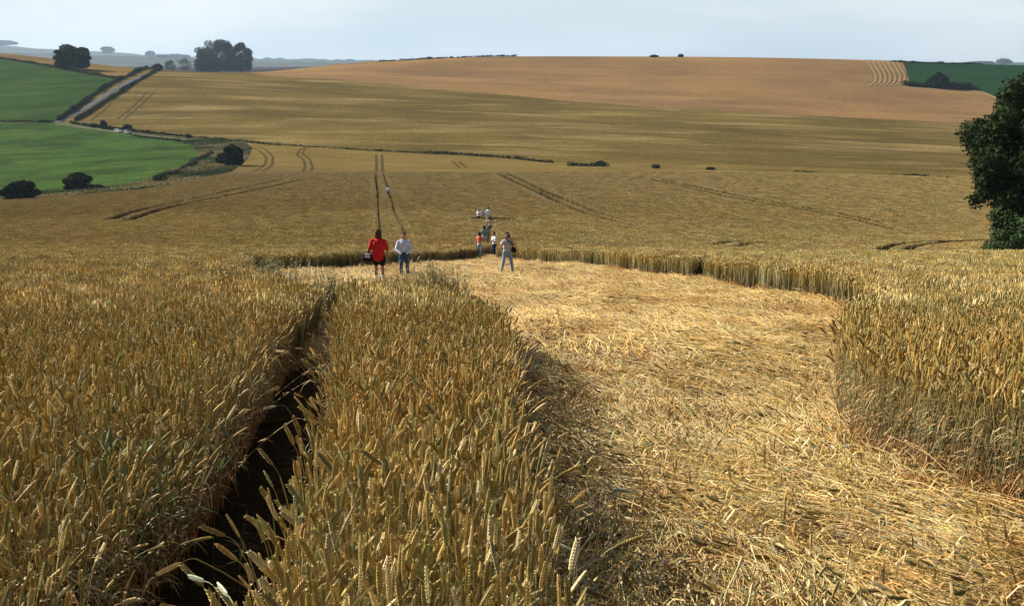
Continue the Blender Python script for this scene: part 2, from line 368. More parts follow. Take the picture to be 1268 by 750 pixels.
reg[inside(ctr, past)] = 6
GL = wpoly([(1104,72), (1112,82), (1119,93), (1122,107), (1160,109), (1210,112), (1240,124), (1290,140), (1330,150), (1330,60), (1104,60)])
gr = below_line([(1122,107.5), (1160,109.5), (1210,112.5), (1240,124), (1290,140), (1330,150)])
gl_edge = below_line  # (left edge handled by azimuth that shifts with distance)
aL = np.interp(ctr[:, 1], [math.log(700), math.log(780), math.log(850), math.log(920)], [(1122-CU)/F*.985, (1121-CU)/F*.985, (1114-CU)/F*.985, (1104-CU)/F*.985])
reg[(ctr[:, 0] > aL) & (ctr[:, 1] > gr)] = 7
C = {0: ('wheat_field', field_mat('valley_wheat', (.165,.112,.036), (.195,.132,.042), (.23,.17,.06), nearc=(.128,.092,.038), fine=1.1, mid=.05, finec=.34)),
     1: ('hill_field', field_mat('hill_wheat', (.122,.09,.027), (.18,.125,.037), (.31,.22,.09), fine=.55, mid=.02, streak=(.05, R(8), .5), finec=.36)),
     2: ('upper_field', field_mat('ripe_upper_crop', (.29,.168,.068), (.20,.12,.055), (.34,.205,.085), fine=.4, mid=.009, streak=(.03, R(6), .3), finec=.28)),
     3: ('green_field', field_mat('green_crop', (.030,.058,.014), (.042,.080,.018), (.058,.096,.024), fine=.6, mid=.03, finec=.35)),
     4: ('ridge_field', field_mat('ridge_wheat', (.16,.105,.035), (.22,.145,.048), (.27,.18,.07), fine=.5, mid=.012, finec=.25)),
     5: ('rough_verge', field_mat('rough_grass', (.035,.05,.016), (.08,.085,.03), (.24,.19,.09), fine=.8, mid=.09, finec=.35, bump=.6)),
     6: ('pasture', field_mat('meadow_grass', (.034,.060,.016), (.056,.103,.024), (.076,.118,.032), fine=.7, mid=.05, finec=.42)),
     7: ('far_green_field', field_mat('far_green_crop', (.014,.045,.016), (.018,.054,.018), (.024,.06,.02), fine=.3, mid=.01, finec=.25))}
VV = np.stack([FX.ravel(), FY.ravel(), FZ.ravel()], 1)
for k, (nm, mt) in C.items():
    q = FQ[reg == k]
    if not len(q): continue
    ids, inv = np.unique(q, return_inverse=True)
    tag(link(nm, mesh_np(nm, VV[ids], inv.reshape(q.shape)), mt, None, True), kind='structure')

def ribbon(name, pts, width, mat, lift=.06, step=1.5):
    """strip laid on the ground along pts (metres)"""
    pts = [Vector((p[0], p[1], 0)) for p in pts]; out = []
    for a, b in zip(pts[:-1], pts[1:]):
        n = max(1, int((b - a).length / step)); out += [a.lerp(b, k / n) for k in range(n)]
    out.append(pts[-1]); V = []; Fc = []
    sm = np.array([[p.x, p.y] for p in out])
    for _ in range(6):
        sm[1:-1] = (sm[:-2] + sm[2:] + 2 * sm[1:-1]) / 4
    for i in range(len(sm)):
        d = sm[min(i+1, len(sm)-1)] - sm[max(i-1, 0)]; d = d / (np.hypot(*d) + 1e-9); nn = np.array([-d[1], d[0]])
        w = width[0] + (width[1] - width[0]) * i / (len(sm) - 1) if hasattr(width, '__len__') else width
        for s in (-.5, 0, .5):
            q = sm[i] + nn * s * w; V.append((q[0], q[1], float(H(*q)) + lift + (.02 if s == 0 else 0)))
        if i: k = 3 * i; Fc += [(k-3, k-2, k+1, k), (k-2, k-1, k+2, k+1)]
    return link(name, mesh_np(name, V, Fc), mat, None, True)
def pxl(pix, y0=150): return [hit(u, v, y0=y0) for u, v in pix]
M['asphalt'] = field_mat('worn_asphalt', (.11,.115,.125), (.135,.14,.15), (.16,.16,.165), fine=2, mid=.2, finec=.08, bump=.05)
M['track'] = field_mat('wheel_track_soil', (.075,.055,.022), (.10,.07,.03), (.09,.07,.03), fine=3, mid=.2, finec=.2)
M['swath'] = field_mat('straw_swath', (.335,.215,.10), (.30,.19,.088), (.37,.245,.12), fine=1, mid=.05, finec=.12)
M['chalk'] = field_mat('chalky_track', (.16,.14,.09), (.12,.115,.06), (.2,.18,.12), fine=2, mid=.1, finec=.2)
tag(ribbon('road', pxl([(68,152.5), (90,143), (110,131.5), (130,119), (150,107), (170,98), (190,89.5)]), (2.8, 4.0), M['asphalt'], .12), kind='structure')
tag(ribbon('lane', pxl([(70,153), (100,157.5), (147,164), (185,168.5), (240,174.5)]), (3.2, 2.2), M['chalk'], .08), kind='structure')
for nm, pix, w in (
    ('wheel_track', [(466,213), (466,203), (466,192)], .8), ('wheel_track', [(474,213), (473.3,203), (473,192)], .8),
    ('wheel_track', [(374,222), (382,215), (387,207), (384,198), (374,190), (378,184), (390,181)], .8),
    ('wheel_track', [(364,220), (374,213), (378,206), (376,198), (367,192), (371,186), (381,181)], .8),
    ('wheel_track', [(300,222), (322,214), (337,204), (338,194), (330,186), (318,181)], .8),
    ('wheel_track', [(285,221), (312,213), (328,204), (330,195), (322,187), (310,182)], .8),
    ('wheel_track', [(300,207), (322,208)], .7),
    ('wheel_track', [(112,150), (125,140), (138,128)], 1.2), ('wheel_track', [(145,148), (165,132), (182,115)], 1.2), ('wheel_track', [(152,149), (172,133), (192,114)], 1.2),
    ('wheel_track', [(170,160), (250,165), (350,168)], 1.0), ('wheel_track', [(560,200), (570,208)], .8), ('wheel_track', [(568,200), (578,208)], .8),
    ('wheel_track', [(300,141), (500,150), (700,161), (900,175), (1200,192)], 1.5),
    ('wheel_track', [(480,176), (620,182), (760,190), (940,203), (1180,214)], 1.2),
    ('wheel_track', [(700,150), (900,163), (1060,174), (1200,181)], 1.8),
    ('wheel_track', [(640,170), (800,178), (980,188), (1200,203)], 1.5),
    ('wheel_track', [(950,160), (1080,167), (1200,171)], 1.8)):
    tag(ribbon(nm, pxl(pix), w, M['track'], .05), kind='structure')
for k in range(7):
    o = (k - 3) * 6.0
    tag(ribbon('straw_swath', pxl([(1090+o,74.6), (1097+o,84), (1103+o,94), (1102+o,102), (1094+o,107)]), 1.7, M['swath'], .3, 4), kind='structure')
tag(ribbon('field_margin', pxl([(1240,125), (1215,113), (1165,110.3), (1118,108.4)]), 3, M['swath'], .1, 3), kind='structure')

# blue downs on the skyline: real ridges kilometres away
def ridge(name, prof, y, depth, mat, bump=6):
    us = np.arange(prof[0][0], prof[-1][0] + 1, 3.0); vsn = np.interp(us, [p[0] for p in prof], [p[1] for p in prof])
    V = []; rows = [(-1, 0), (-.75, .25), (-.5, .55), (-.25, .85), (0, 1), (.4, .9), (1, 0)]
    for dy, hh in rows:
        yy = y + dy * depth
        for u, v in zip(us, vsn):
            top = -tanv(v) * y; base = -90
            x = (u - CU) / F * (y * CP - top * SP) * yy / y
            V.append((x, yy, base + (top - base) * hh + (bump * (soft(x, yy, .02) + .7 * soft(x, yy, .06)) * .35 if 0 < hh < 1 or dy == 0 else 0)))
    return tag(link(name, mesh_np(name, np.array(V), grid_faces(len(rows), len(us))), mat, None, True), kind='structure')
M['down'] = field_mat('downland', (.07,.08,.05), (.05,.065,.04), (.15,.12,.08), fine=.02, mid=.003, finec=.2, bump=0)
M['wood_far'] = field_mat('wooded_ridge', (.02,.035,.018), (.035,.055,.028), (.03,.05,.025), fine=.03, mid=.004, finec=.3, bump=0)
ridge('hills', [(-500,50), (0,56), (40,60), (110,63.5), (160,66), (200,72), (270,80)], 7600, 1800, M['down'])
ridge('hills', [(120,78), (170,72), (195,69.5), (250,71), (330,72.5), (420,74), (470,75), (560,79), (640,82)], 8300, 1200, M['wood_far'], 22)
ridge('hills', [(-500,60), (60,66), (160,70), (230,73), (300,76), (420,78), (520,81)], 5200, 1200, M['down'])
ridge('hills', [(1150,81), (1200,78.5), (1240,77.3), (1300,78), (1700,74)], 7600, 1800, M['wood_far'])

# ------------------------------------------------------------------ wheat plants (source meshes, instanced as crop)
def lerp3(a, b, t): return tuple(x + (y - x) * t for x, y in zip(a, b))
EARS = [(.40,.285,.09), (.34,.24,.075), (.46,.34,.12), (.30,.23,.07), (.26,.235,.08), (.38,.25,.07), (.62,.49,.25), (.32,.20,.06), (.56,.43,.20), (.25,.22,.085)]
STEMLO, STEMMID, STEMHI = (.31,.14,.052), (.165,.15,.075), (.29,.225,.085)
def stem_col(t, k=1.0):
    c = STEMLO if t < .12 else lerp3(STEMLO, STEMMID, (t - .12) / .38) if t < .5 else lerp3(STEMMID, STEMHI, (t - .5) / .5); return tuple(x * k for x in c)
def ear(mb, p, d, L_, w, col, detail, r):
    d = Vector(d).normalized(); side = d.cross(Vector((math.cos(r * 6.28), math.sin(r * 6.28), .1))).normalized(); out = d.cross(side)
    if detail == 2:
        n = 10
        mb.tube([p + d * L_ * t for t in (0, .3, .7, 1)], [w * .16, w * .3, w * .28, w * .08], 5, [tuple(c * .7 for c in col)] * 4)
        for i in range(n):
            t = (i + .5) / n; k = math.sin(math.pi * (.12 + .76 * t)) ** .5
            for s in (-1, 1):
                c = p + d * (L_ * (t + .025 * s)) + side * s * w * .30 * k; ax = (d * 1.0 + side * s * random.uniform(.4, .8)).normalized(); hl_ = L_ / n * random.uniform(.95, 1.35)
                b1 = ax.cross(out).normalized(); rr = w * .235 * k; sh = .7 + .5 * random.random(); cc = tuple(x * sh for x in col); tip = tuple(min(1, x * sh * 1.6) for x in col)
                V = [c - ax * hl_ * .7] + [c + (b1 * math.cos(q) + out * math.sin(q) * 1.35) * rr for q in (0, 1.57, 3.14, 4.71)] + [c + ax * hl_ * .95]
                mb.add(V, [(0,2,1), (0,3,2), (0,4,3), (0,1,4), (5,1,2), (5,2,3), (5,3,4), (5,4,1)], [cc] * 5 + [tip])
    elif detail == 1:
        ts = [0, .15, .25, .4, .5, .65, .75, .88, 1]; rs = [.2, .95, .75, 1, .8, .95, .7, .7, .1]
        mb.tube([p + d * L_ * t for t in ts], [w * .5 * q for q in rs], 4, [tuple(c * (.8 if i % 2 == 0 else 1.15) for c in col) for i in range(len(ts))], False)
    else:
        V = [p] + [p + d * L_ * .5 + (side * math.cos(q) + out * math.sin(q)) * w * .5 for q in (0, 2.09, 4.19)] + [p + d * L_]
        mb.add(V, [(0,2,1), (0,3,2), (0,1,3), (4,1,2), (4,2,3), (4,3,1)], [tuple(c * .8 for c in col)] * 4 + [tuple(c * 1.1 for c in col)])
def stalk(mb, base, hgt, lean, ang, detail, col, nod=0., rw=1.):
    """one wheat stalk: curved stem, ear, dry leaves"""
    base = Vector(base); n = {2: 7, 1: 3, 0: 2}[detail]; dirv = Vector((math.cos(ang), math.sin(ang), 0)); pts = []; p = base.copy(); k = random.uniform(.8, 1.15)
    for i in range(n + 1):
        t = i / n; pts.append(base + dirv * lean * t ** 1.6 * hgt + Vector((0, 0, hgt * t * (1 - .15 * lean * t)))); 
    d = (pts[-1] - pts[-2]).normalized()
    r0 = .0024 * rw
    if detail == 2: mb.tube(pts, [r0 * 1.25 - r0 * .5 * i / n for i in range(n + 1)], 4, [stem_col(i / n, k) for i in range(n + 1)], False)
    else:
        s = Vector((-math.sin(ang + random.random() * 3), math.cos(ang), 0)).normalized() * r0 * (1.6 if detail == 1 else 2.4)
        V = []; Cc = []
        for i, q in enumerate(pts): V += [q - s, q + s]; Cc += [stem_col(i / n, k)] * 2
        mb.add(V, [(2*i, 2*i+1, 2*i+3, 2*i+2) for i in range(n)], Cc)
    L_ = random.uniform(.068, .095); w = random.uniform(.0145, .0195) * (1 if detail == 2 else rw)
    if nod:
        q = pts[-1]
        for j in range(3):
            d = (d + dirv * nod * .5 + Vector((0, 0, -nod * .35))).normalized(); q2 = q + d * .02
            mb.tube([q, q2], [.0013, .0012], 4, [stem_col(1, k)] * 2, False); q = q2
        ear(mb, q, d, L_, w, col, detail, random.random())
    else: ear(mb, pts[-1], d, L_, w, col, detail, random.random())
    for _ in range({2: 5, 1: 1, 0: 0}[detail] if random.random() < .85 else 0):    # dry leaves
        h0 = random.uniform(.15, .82) * hgt; t = h0 / hgt; q = base + dirv * lean * t ** 1.6 * hgt + Vector((0, 0, h0)); a = random.random() * 6.28; o = Vector((math.cos(a), math.sin(a), 0)); sd_ = Vector((-o.y, o.x, 0))
        LL = random.uniform(.08, .2); dr = random.uniform(.2, 1.4); cc = random.choice([(.42,.28,.12), (.30,.27,.13), (.36,.2,.08), (.22,.25,.11)]); V = []; 
        for j in range(4):
            s_ = j / 3; c = q + o * LL * s_ * .7 + Vector((0, 0, LL * (.6 * s_ - dr * s_ * s_))); ww = .0055 * (1 - s_ * .85) * rw; V += [c - sd_ * ww, c + sd_ * ww]
        mb.add(V, [(0,1,3,2), (2,3,5,4), (4,5,7,6)], cc)
src = bpy.data.collections.new('wheat_plants')          # never linked to the scene: only a source of plants
def source(mb, name, mat, coll):
    me = mesh_np(name, np.array(mb.v), mb.f, np.array(mb.c)); me.materials.append(mat); o = bpy.data.objects.new(name, me); coll.objects.link(o)
def clump(n, rad, detail, rw, hs=(.68, .76)):
    mb = MB()
    for _ in range(n):
        a = random.random() * 6.28; r = rad * math.sqrt(random.random()); hgt = random.uniform(*hs) * (1 if random.random() > .12 else random.uniform(.8, 1.06))
        stalk(mb, (r * math.cos(a), r * math.sin(a), 0), hgt, abs(random.gauss(.0, .09)), random.random() * 6.28, detail, random.choice(EARS), 0, rw)
    return mb
NV = []
for i in range(26):
    mb = MB(); stalk(mb, (0, 0, 0), random.uniform(.62, .77), random.choice([.02, .04, .06, .09, .13, .2]), random.random() * 6.28, 2, EARS[i % len(EARS)], random.choice([0, 0, 0, 0, .06, .1, .18, .35])); source(mb, 'plant_a%02d' % i, M['wheat'], src)
for i in range(4):                                       # stragglers leaning right over the edge
    mb = MB(); stalk(mb, (0, 0, 0), random.uniform(.72, .82), random.uniform(.35, .75), 0, 2, [(.62,.5,.3), (.46,.48,.30), (.6,.42,.2), (.5,.38,.18)][i], [.3, .9, .1, .6][i]); source(mb, 'plant_b%02d' % i, M['wheat'], src)
for i in range(6): source(clump(26, .15, 1, 1.15), 'plant_c%02d' % i, M['wheat'], src)
for i in range(5): source(clump(80, .48, 0, 1.7), 'plant_d%02d' % i, M['wheat'], src)
for i in range(4): source(clump(16, .10, 0, 1.6), 'plant_e%02d' % i, M['wheat'], src)
IA, IB, IC, ID, IE = (0, 26), (26, 4), (30, 6), (36, 5), (41, 4)

def scatter(name, coll, P, Z, idx, rot, scl, label, cat):
    me = bpy.data.meshes.new(name); me.vertices.add(len(P)); co = np.stack([P[:, 0], P[:, 1], Z], 1).astype(np.float32); me.vertices.foreach_set('co', co.ravel())
    a = me.attributes.new('pick', 'INT', 'POINT'); a.data.foreach_set('value', idx.astype(np.int32))
    a = me.attributes.new('turn', 'FLOAT_VECTOR', 'POINT'); a.data.foreach_set('vector', rot.astype(np.float32).ravel())
    a = me.attributes.new('size', 'FLOAT_VECTOR', 'POINT'); a.data.foreach_set('vector', scl.astype(np.float32).ravel())
    o = bpy.data.objects.new(name, me); COL.objects.link(o)
    ng = bpy.data.node_groups.new(name, 'GeometryNodeTree'); ng.interface.new_socket('Geometry', in_out='INPUT', socket_type='NodeSocketGeometry'); ng.interface.new_socket('Geometry', in_out='OUTPUT', socket_type='NodeSocketGeometry')
    gi = ng.nodes.new('NodeGroupInput'); go = ng.nodes.new('NodeGroupOutput'); ci = ng.nodes.new('GeometryNodeCollectionInfo'); ci.inputs['Collection'].default_value = coll
    ci.inputs['Separate Children'].default_value = True; ci.inputs['Reset Children'].default_value = True
    ip = ng.nodes.new('GeometryNodeInstanceOnPoints'); ip.inputs['Pick Instance'].default_value = True
    def att(nm, ty):
        q = ng.nodes.new('GeometryNodeInputNamedAttribute'); q.data_type = ty; q.inputs['Name'].default_value = nm; return [s for s in q.outputs if s.enabled and s.name == 'Attribute'][0]
    ng.links.new(gi.outputs[0], ip.inputs['Points']); ng.links.new(ci.outputs[0], ip.inputs['Instance'])
    ng.links.new(att('pick', 'INT'), ip.inputs['Instance Index'])
    e2r = ng.nodes.new('FunctionNodeEulerToRotation'); ng.links.new(att('turn', 'FLOAT_VECTOR'), e2r.inputs[0]); ng.links.new(e2r.outputs[0], ip.inputs['Rotation'])
    ng.links.new(att('size', 'FLOAT_VECTOR'), ip.inputs['Scale']); ng.links.new(ip.outputs[0], go.inputs[0])
    md = o.modifiers.new('plants', 'NODES'); md.node_group = ng
    return tag(o, label, cat, kind='stuff')
def jgrid(y0, y1, sp, wide=.64, margin=3.5):
    ys = np.arange(y0, y1, sp); out = []
    for y in ys:
        h = wide * max(y, 0) + margin; xs = np.arange(-h, h, sp); out.append(np.stack([xs, np.full_like(xs, y)], 1))
    P = np.concatenate(out); return P + rng.uniform(-.5, .5, P.shape) * sp
def pick(r, n): return r[0] + rng.integers(0, r[1], n)
bits = []      # (P, idx, rot, scl)
def put(P, rg, tilt=.05, s=(.92, 1.08), lean=(0.0, 0.06), sxy=None):
    n = len(P); sc_ = rng.uniform(*s, n); patch = .035 * soft(P[:, 0], P[:, 1], .9) + .03 * soft(P[:, 0], P[:, 1], .25)
    cut = (HC(P[:, 0], P[:, 1]) - H(P[:, 0], P[:, 1])) / CROP
    rz_ = rng.uniform(0, 6.283, n); tx = rng.normal(lean[0], tilt, n); ty = rng.normal(lean[1], tilt, n) + .05 * soft(P[:, 0], P[:, 1], 1.1)
    rot = np.stack([tx * np.cos(rz_) + ty * np.sin(rz_), -tx * np.sin(rz_) + ty * np.cos(rz_), rz_], 1)
    w = np.ones(n) if sxy is None else np.full(n, sxy)
    bits.append((P, pick(rg, n), rot, np.stack([w, w, sc_ * (1 + patch) * np.clip(cut, .02, 1)], 1)))
NEAR, MID, FAR = 11.5, 62.0, 250.0
verge_w = np.array([hit(u, v, y0=120)[:2] for u, v in dens([(-90,256), (-60,252), (100,246), (180,239), (240,228), (288,212), (305,198), (312,184), (250,150), (-90,140)], 10)])
right_bush = np.array(at(1262, 69)[:2])
def crop_ok(P): return ~((P[:, 1] > 150) & inside(P, verge_w)) & (np.hypot(*(P - right_bush).T) > 2.5)
P = jgrid(.75, NEAR, .041, .56, 1.6); g = gap_dist(P); P = P[g > 0]; g = g[g > 0]
keep = ~((np.abs(P[:, 0] - .0) < .33) & (P[:, 1] < 1.2)); P = P[keep]; g = g[keep]
left = (P[:, 0] < RUT[:, 0].max()) & (P[:, 1] < 5) & (g < .40) & (P[:, 0] < -.9)
put(P[left], IA, .10, (.74, 1.0), (0.0, .12)); P0 = P; P = P[~left]; g = g[~left]
put(P, IA, .058, (.86, 1.08), (0.0, .055))
edge = P[(g < .10) & (rng.random(len(P)) < .05)]          # leaning stragglers along the edges
put(edge[::2], IB, .06, (.85, 1.0)); 
few = P[rng.random(len(P)) < .0012]; put(few, IB, .06, (1.0, 1.1))
P = jgrid(NEAR, MID, .265); g = gap_dist(P); put(P[g > .12], IC, .04); Q = jgrid(NEAR, MID, .10); g = gap_dist(Q); put(Q[(g > .0) & (g < .14)], IE, .05, (.85, 1.05))
P = jgrid(MID, 130, .60); g = gap_dist(P); ok = crop_ok(P); put(P[(g > .42) & ok], ID, .03)
Q = jgrid(MID, 130, .17); Q = Q[(lambda d: (d > .02) & (d < .52))(gap_dist(Q))]; put(Q[crop_ok(Q)], IE, .04, sxy=1.2)
P = jgrid(130, FAR, .84); g = gap_dist(P); ok = crop_ok(P); put(P[(g > .70) & ok], ID, .03, sxy=1.45)
Q = jgrid(130, FAR, .26); Q = Q[(lambda d: (d > .16) & (d < .85))(gap_dist(Q))]; put(Q[crop_ok(Q)], IE, .04, sxy=1.9)
P = np.concatenate([b[0] for b in bits]); IDX = np.concatenate([b[1] for b in bits]); ROT = np.concatenate([b[2] for b in bits]); SCL = np.concatenate([b[3] for b in bits])
STRIP = np.array([(.4,-3), (.4,9), (.2,12), (-.6,15.2), (-1.6,18.1), (-2.6,18.2)] + [tuple(p) for p in RUT[::-1]])
ins = inside(P, STRIP); Z = H(P[:, 0], P[:, 1]) - .01
print('wheat instances', len(P))
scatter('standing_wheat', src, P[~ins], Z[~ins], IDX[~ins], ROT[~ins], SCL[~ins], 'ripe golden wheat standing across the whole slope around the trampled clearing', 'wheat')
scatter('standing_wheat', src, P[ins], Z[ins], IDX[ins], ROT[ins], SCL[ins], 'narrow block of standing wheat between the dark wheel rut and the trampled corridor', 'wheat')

# laid straw
lay = bpy.data.collections.new('laid_stalks')
STRAW = [(.80,.56,.20), (.74,.48,.15), (.84,.63,.27), (.56,.33,.085), (.72,.46,.13), (.50,.36,.10), (.86,.71,.36), (.38,.24,.075)]
def laid(n, rad, near, wd, top, fan=.27):
    mb = MB()
    for _ in range(n):
        a = random.gauss(0, fan); L_ = random.uniform(.25, .7); r = rad * math.sqrt(random.random()); q = random.random() * 6.28
        c = Vector((r * math.cos(q), r * math.sin(q), random.uniform(.0, top))); d = Vector((math.cos(a), math.sin(a), 0)); sd_ = Vector((-d.y, d.x, 0)); pit = random.gauss(0, .10); bend = random.gauss(0, .12); up = random.uniform(-.02, .05)
        k = random.random(); col = random.choice(STRAW); col = col if near else tuple(x * 1.05 for x in col); w = wd * random.uniform(.6, 1.3); pts = []
        for j in range(5 if near else 3):
            s = j / (4 if near else 2) - .5; pts.append(c + d * L_ * s + sd_ * bend * L_ * (s * s * 2) + Vector((0, 0, pit * L_ * s + up * (1 - 4 * s * s))))
        if near: mb.tube(pts, [w * 1.0] * 5, 4, [tuple(x * (.85 + .3 * random.random()) for x in col)] * 5, False, .6)
        else:
            V = []; 
            for p_ in pts: V += [p_ - sd_ * w + Vector((0, 0, w * .6)), p_ + sd_ * w]
            mb.add(V, [(0,1,3,2), (2,3,5,4)], col)
        if random.random() < .42: ear(mb, pts[-1], (pts[-1] - pts[-2]), .075, .0135, random.choice(EARS), 2 if near and random.random() < .5 else 1, random.random())
        if near and random.random() < .35:                     # torn dry leaf
            a2 = random.random() * 6.28; o = Vector((math.cos(a2), math.sin(a2), 0)); s2 = Vector((-o.y, o.x, .3)); c2 = pts[2]; cc = random.choice(STRAW); V = []
            for j in range(4): t = j / 3; V += [c2 + o * .13 * t + Vector((0, 0, .05 * math.sin(3 * t))) - s2 * .005 * (1 - t * .8), c2 + o * .13 * t + Vector((0, 0, .05 * math.sin(3 * t))) + s2 * .005 * (1 - t * .8)]
            mb.add(V, [(0,1,3,2), (2,3,5,4), (4,5,7,6)], cc)
    return mb
for i in range(8): source(laid(80, .24, True, .0018, .035), 'laid_a%02d' % i, M['straw'], lay)
for i in range(3): source(laid(6, .2, True, .0022, .10, .8), 'laid_b%02d' % i, M['straw'], lay)
for i in range(5): source(laid(150, .55, False, .0036, .08, .45), 'laid_c%02d' % i, M['straw'], lay)
bits = []
def putl(P, r0, n, tz=.05):
    if not len(P): return
    tlt = .10 * soft(P[:, 0], P[:, 1], 6)
    ang = 1.9 + 1.1 * soft(P[:, 0], P[:, 1], .5) + .8 * soft(P[:, 0] + 9, P[:, 1] - 4, 1.1); k = len(P)
    rot = np.stack([rng.normal(-.0, .07, k) + tlt, rng.normal(0, .07, k) - tlt, ang + rng.normal(0, .16, k) + 1.2 * (rng.random(k) < .12)], 1)
    s = rng.uniform(.85, 1.2, k); bits.append((P, r0 + rng.integers(0, n, k), rot, np.stack([s, s, s * rng.uniform(.6, 1.5, k)], 1)))
Pn = jgrid(-.5, 13, .20, .6, 1.5); g = gap_dist(Pn, False); putl(Pn[(g < .04) & (seg_dist(Pn, RUT) > .5)], 0, 8)
Pn = jgrid(-.5, 13, .42, .6, 1.5); g = gap_dist(Pn, False); putl(Pn[(g < .08) & (seg_dist(Pn, RUT) > .5)], 8, 3)
Pn = jgrid(-.5, 13, .55, .6, 1.5); g = gap_dist(Pn, False); e = (np.abs(g) < .16) & (Pn[:, 0] > 0); putl(np.repeat(Pn[e], 3, 0) + rng.normal(0, .12, (3 * e.sum(), 2)), 8, 3)
Pn = jgrid(12, 108, .46); g = gap_dist(Pn, False); putl(Pn[g < -.1], 11, 5)
P = np.concatenate([b[0] for b in bits]); Z = H(P[:, 0], P[:, 1]) + .03 * soft(P[:, 0], P[:, 1], 2.6) + (.045 * (soft(P[:, 0], P[:, 1], 1.7) + .5) + .035 * soft(P[:, 0], P[:, 1], 6)) * (P[:, 1] < 30)
print('laid instances', len(P))
scatter('flattened_wheat', lay, P, Z, np.concatenate([b[1] for b in bits]), np.concatenate([b[2] for b in bits]), np.concatenate([b[3] for b in bits]), 'pale trampled straw lying flat in the corridor and the round clearing', 'straw')
# straw-coloured floor under the laid stalks
m_floor = field_mat('trodden_straw_floor', (.36,.26,.12), (.28,.19,.085), (.42,.31,.15), fine=14, mid=.8, finec=.4, bump=.8)
xs = np.arange(-13, 10, .3); ys = np.arange(-2, 62, .3); X, Y = np.meshgrid(xs, ys); PP = np.stack([X.ravel(), Y.ravel()], 1); ZZ = H(PP[:, 0], PP[:, 1]) + .045 + .03 * soft(PP[:, 0], PP[:, 1], 2.6)
q = grid_faces(len(ys), len(xs)); gd = gap_dist(PP, False); dr = seg_dist(PP, RUT); q = q[(gd[q].max(1) < .1) & (dr[q].min(1) > .45)]; ids, inv = np.unique(q, return_inverse=True)
tag(link('trodden_floor', mesh_np('trodden_floor', np.stack([PP[:, 0], PP[:, 1], ZZ], 1)[ids], inv.reshape(q.shape)), m_floor, None, True), kind='structure')

# ------------------------------------------------------------------ trees, bushes, hedges
def leaves(lobes, n, size, base, var=.35, tilt=.5, seed=0):
    """many leaf sprays spread through the lobes; lobes = (centre, radii)"""
    r_ = np.random.default_rng(seed); w = np.array([l[1][0] * l[1][2] for l in lobes]); w = w / w.sum()
    which = r_.choice(len(lobes), n, p=w); Cn = np.array([l[0] for l in lobes])[which]; Rd = np.array([l[1] for l in lobes])[which]
    d = r_.normal(size=(n, 3)); d /= np.linalg.norm(d, axis=1)[:, None]; rad = 1 - np.abs(r_.normal(0, .2, n)); rad = np.clip(rad, .2, 1.12)
    P_ = Cn + d * Rd * rad[:, None]
    nr = d + r_.normal(0, tilt, (n, 3)); nr /= np.linalg.norm(nr, axis=1)[:, None]; t = np.cross(nr, r_.normal(size=(n, 3))); t /= np.linalg.norm(t, axis=1)[:, None]; b_ = np.cross(nr, t)
    s = size * r_.uniform(.5, 1.4, n)[:, None]
    V = np.stack([P_ - t * s, P_ + b_ * s * .55 + nr * s * .15, P_ + t * s * 1.1, P_ - b_ * s * .55 + nr * s * .1], 1).reshape(-1, 3)
    Fq = np.arange(4 * n).reshape(n, 4)
    lob = r_.uniform(.8, 1.2, len(lobes))[which]
    c = np.array(base)[None] * (lob * r_.uniform(1 - var, 1 + var, n))[:, None]; c[:, 0] *= r_.uniform(.85, 1.25, n)
    return V, Fq, np.repeat(c, 4, 0)
def lobes_in(cx, cy, cz, rx, ry_, rz, n, frac=.42, seed=0):
    r_ = np.random.default_rng(seed); out = [((cx, cy, cz), (rx * .80, ry_ * .80, rz * .84))]
    for i in range(n):
        d = r_.normal(size=3); d /= np.linalg.norm(d); k = r_.uniform(.62, .86); f = frac * r_.uniform(.55, 1.15)
        out.append(((cx + d[0] * rx * k, cy + d[1] * ry_ * k, cz + d[2] * rz * k), (rx * f, ry_ * f, rz * f * .8)))
    return out
DARK = (.021,.036,.012); MIDG = (.036,.062,.022); OLIVE = (.075,.095,.035)
M['bark'] = flat('bark', (.10,.075,.05), .9, .1, .4, 12)
seedc = [10]
def tree(name, p, w, h, label, cat='tree', n=3500, size=.45, col=DARK, clear=.12, group=None, nl=22, frac=.38):
    seedc[0] += 1; t = tag(empty(name, p), label, cat, group)
    lo = lobes_in(0, 0, h * (1 + clear) / 2, w / 2, w / 2 * .9, h * (1 - clear) / 2, nl, frac, seedc[0])
    rq = np.random.default_rng(seedc[0] + 500)
    lo += [((math.cos(q) * w * .30, math.sin(q) * w * .28, h * (clear * .8 + .2)), (w * rq.uniform(.13, .2), w * .16, h * .2)) for q in np.linspace(0, 6.28, 12)[:-1]]
    V, Fq, c = leaves(lo, int(n * 2.4), size * 1.9, col, seed=seedc[0]); link('crown', mesh_np('crown', V, Fq, c), M['leaf'], t)
    mb = MB(); r0 = max(.12, h * .028); rr = random.Random(seedc[0])
    mb.tube([(0, 0, -.4), (0, 0, h * .12), (rr.uniform(-.1, .1), 0, h * .3), (rr.uniform(-.3, .3), 0, h * .62)], [r0 * 1.4, r0, r0 * .85, r0 * .3], 9)
    for i in range(9):
        a = rr.random() * 6.28; z0 = h * rr.uniform(.16, .45); e = w * .5 * rr.uniform(.5, .85)
        mb.tube([(0, 0, z0), (math.cos(a) * e * .5, math.sin(a) * e * .5, z0 + h * .12), (math.cos(a) * e, math.sin(a) * e, z0 + h * rr.uniform(.12, .34))], [r0 * .5, r0 * .32, r0 * .1], 6)
    mb.build('trunk', M['bark'], t, True); return t
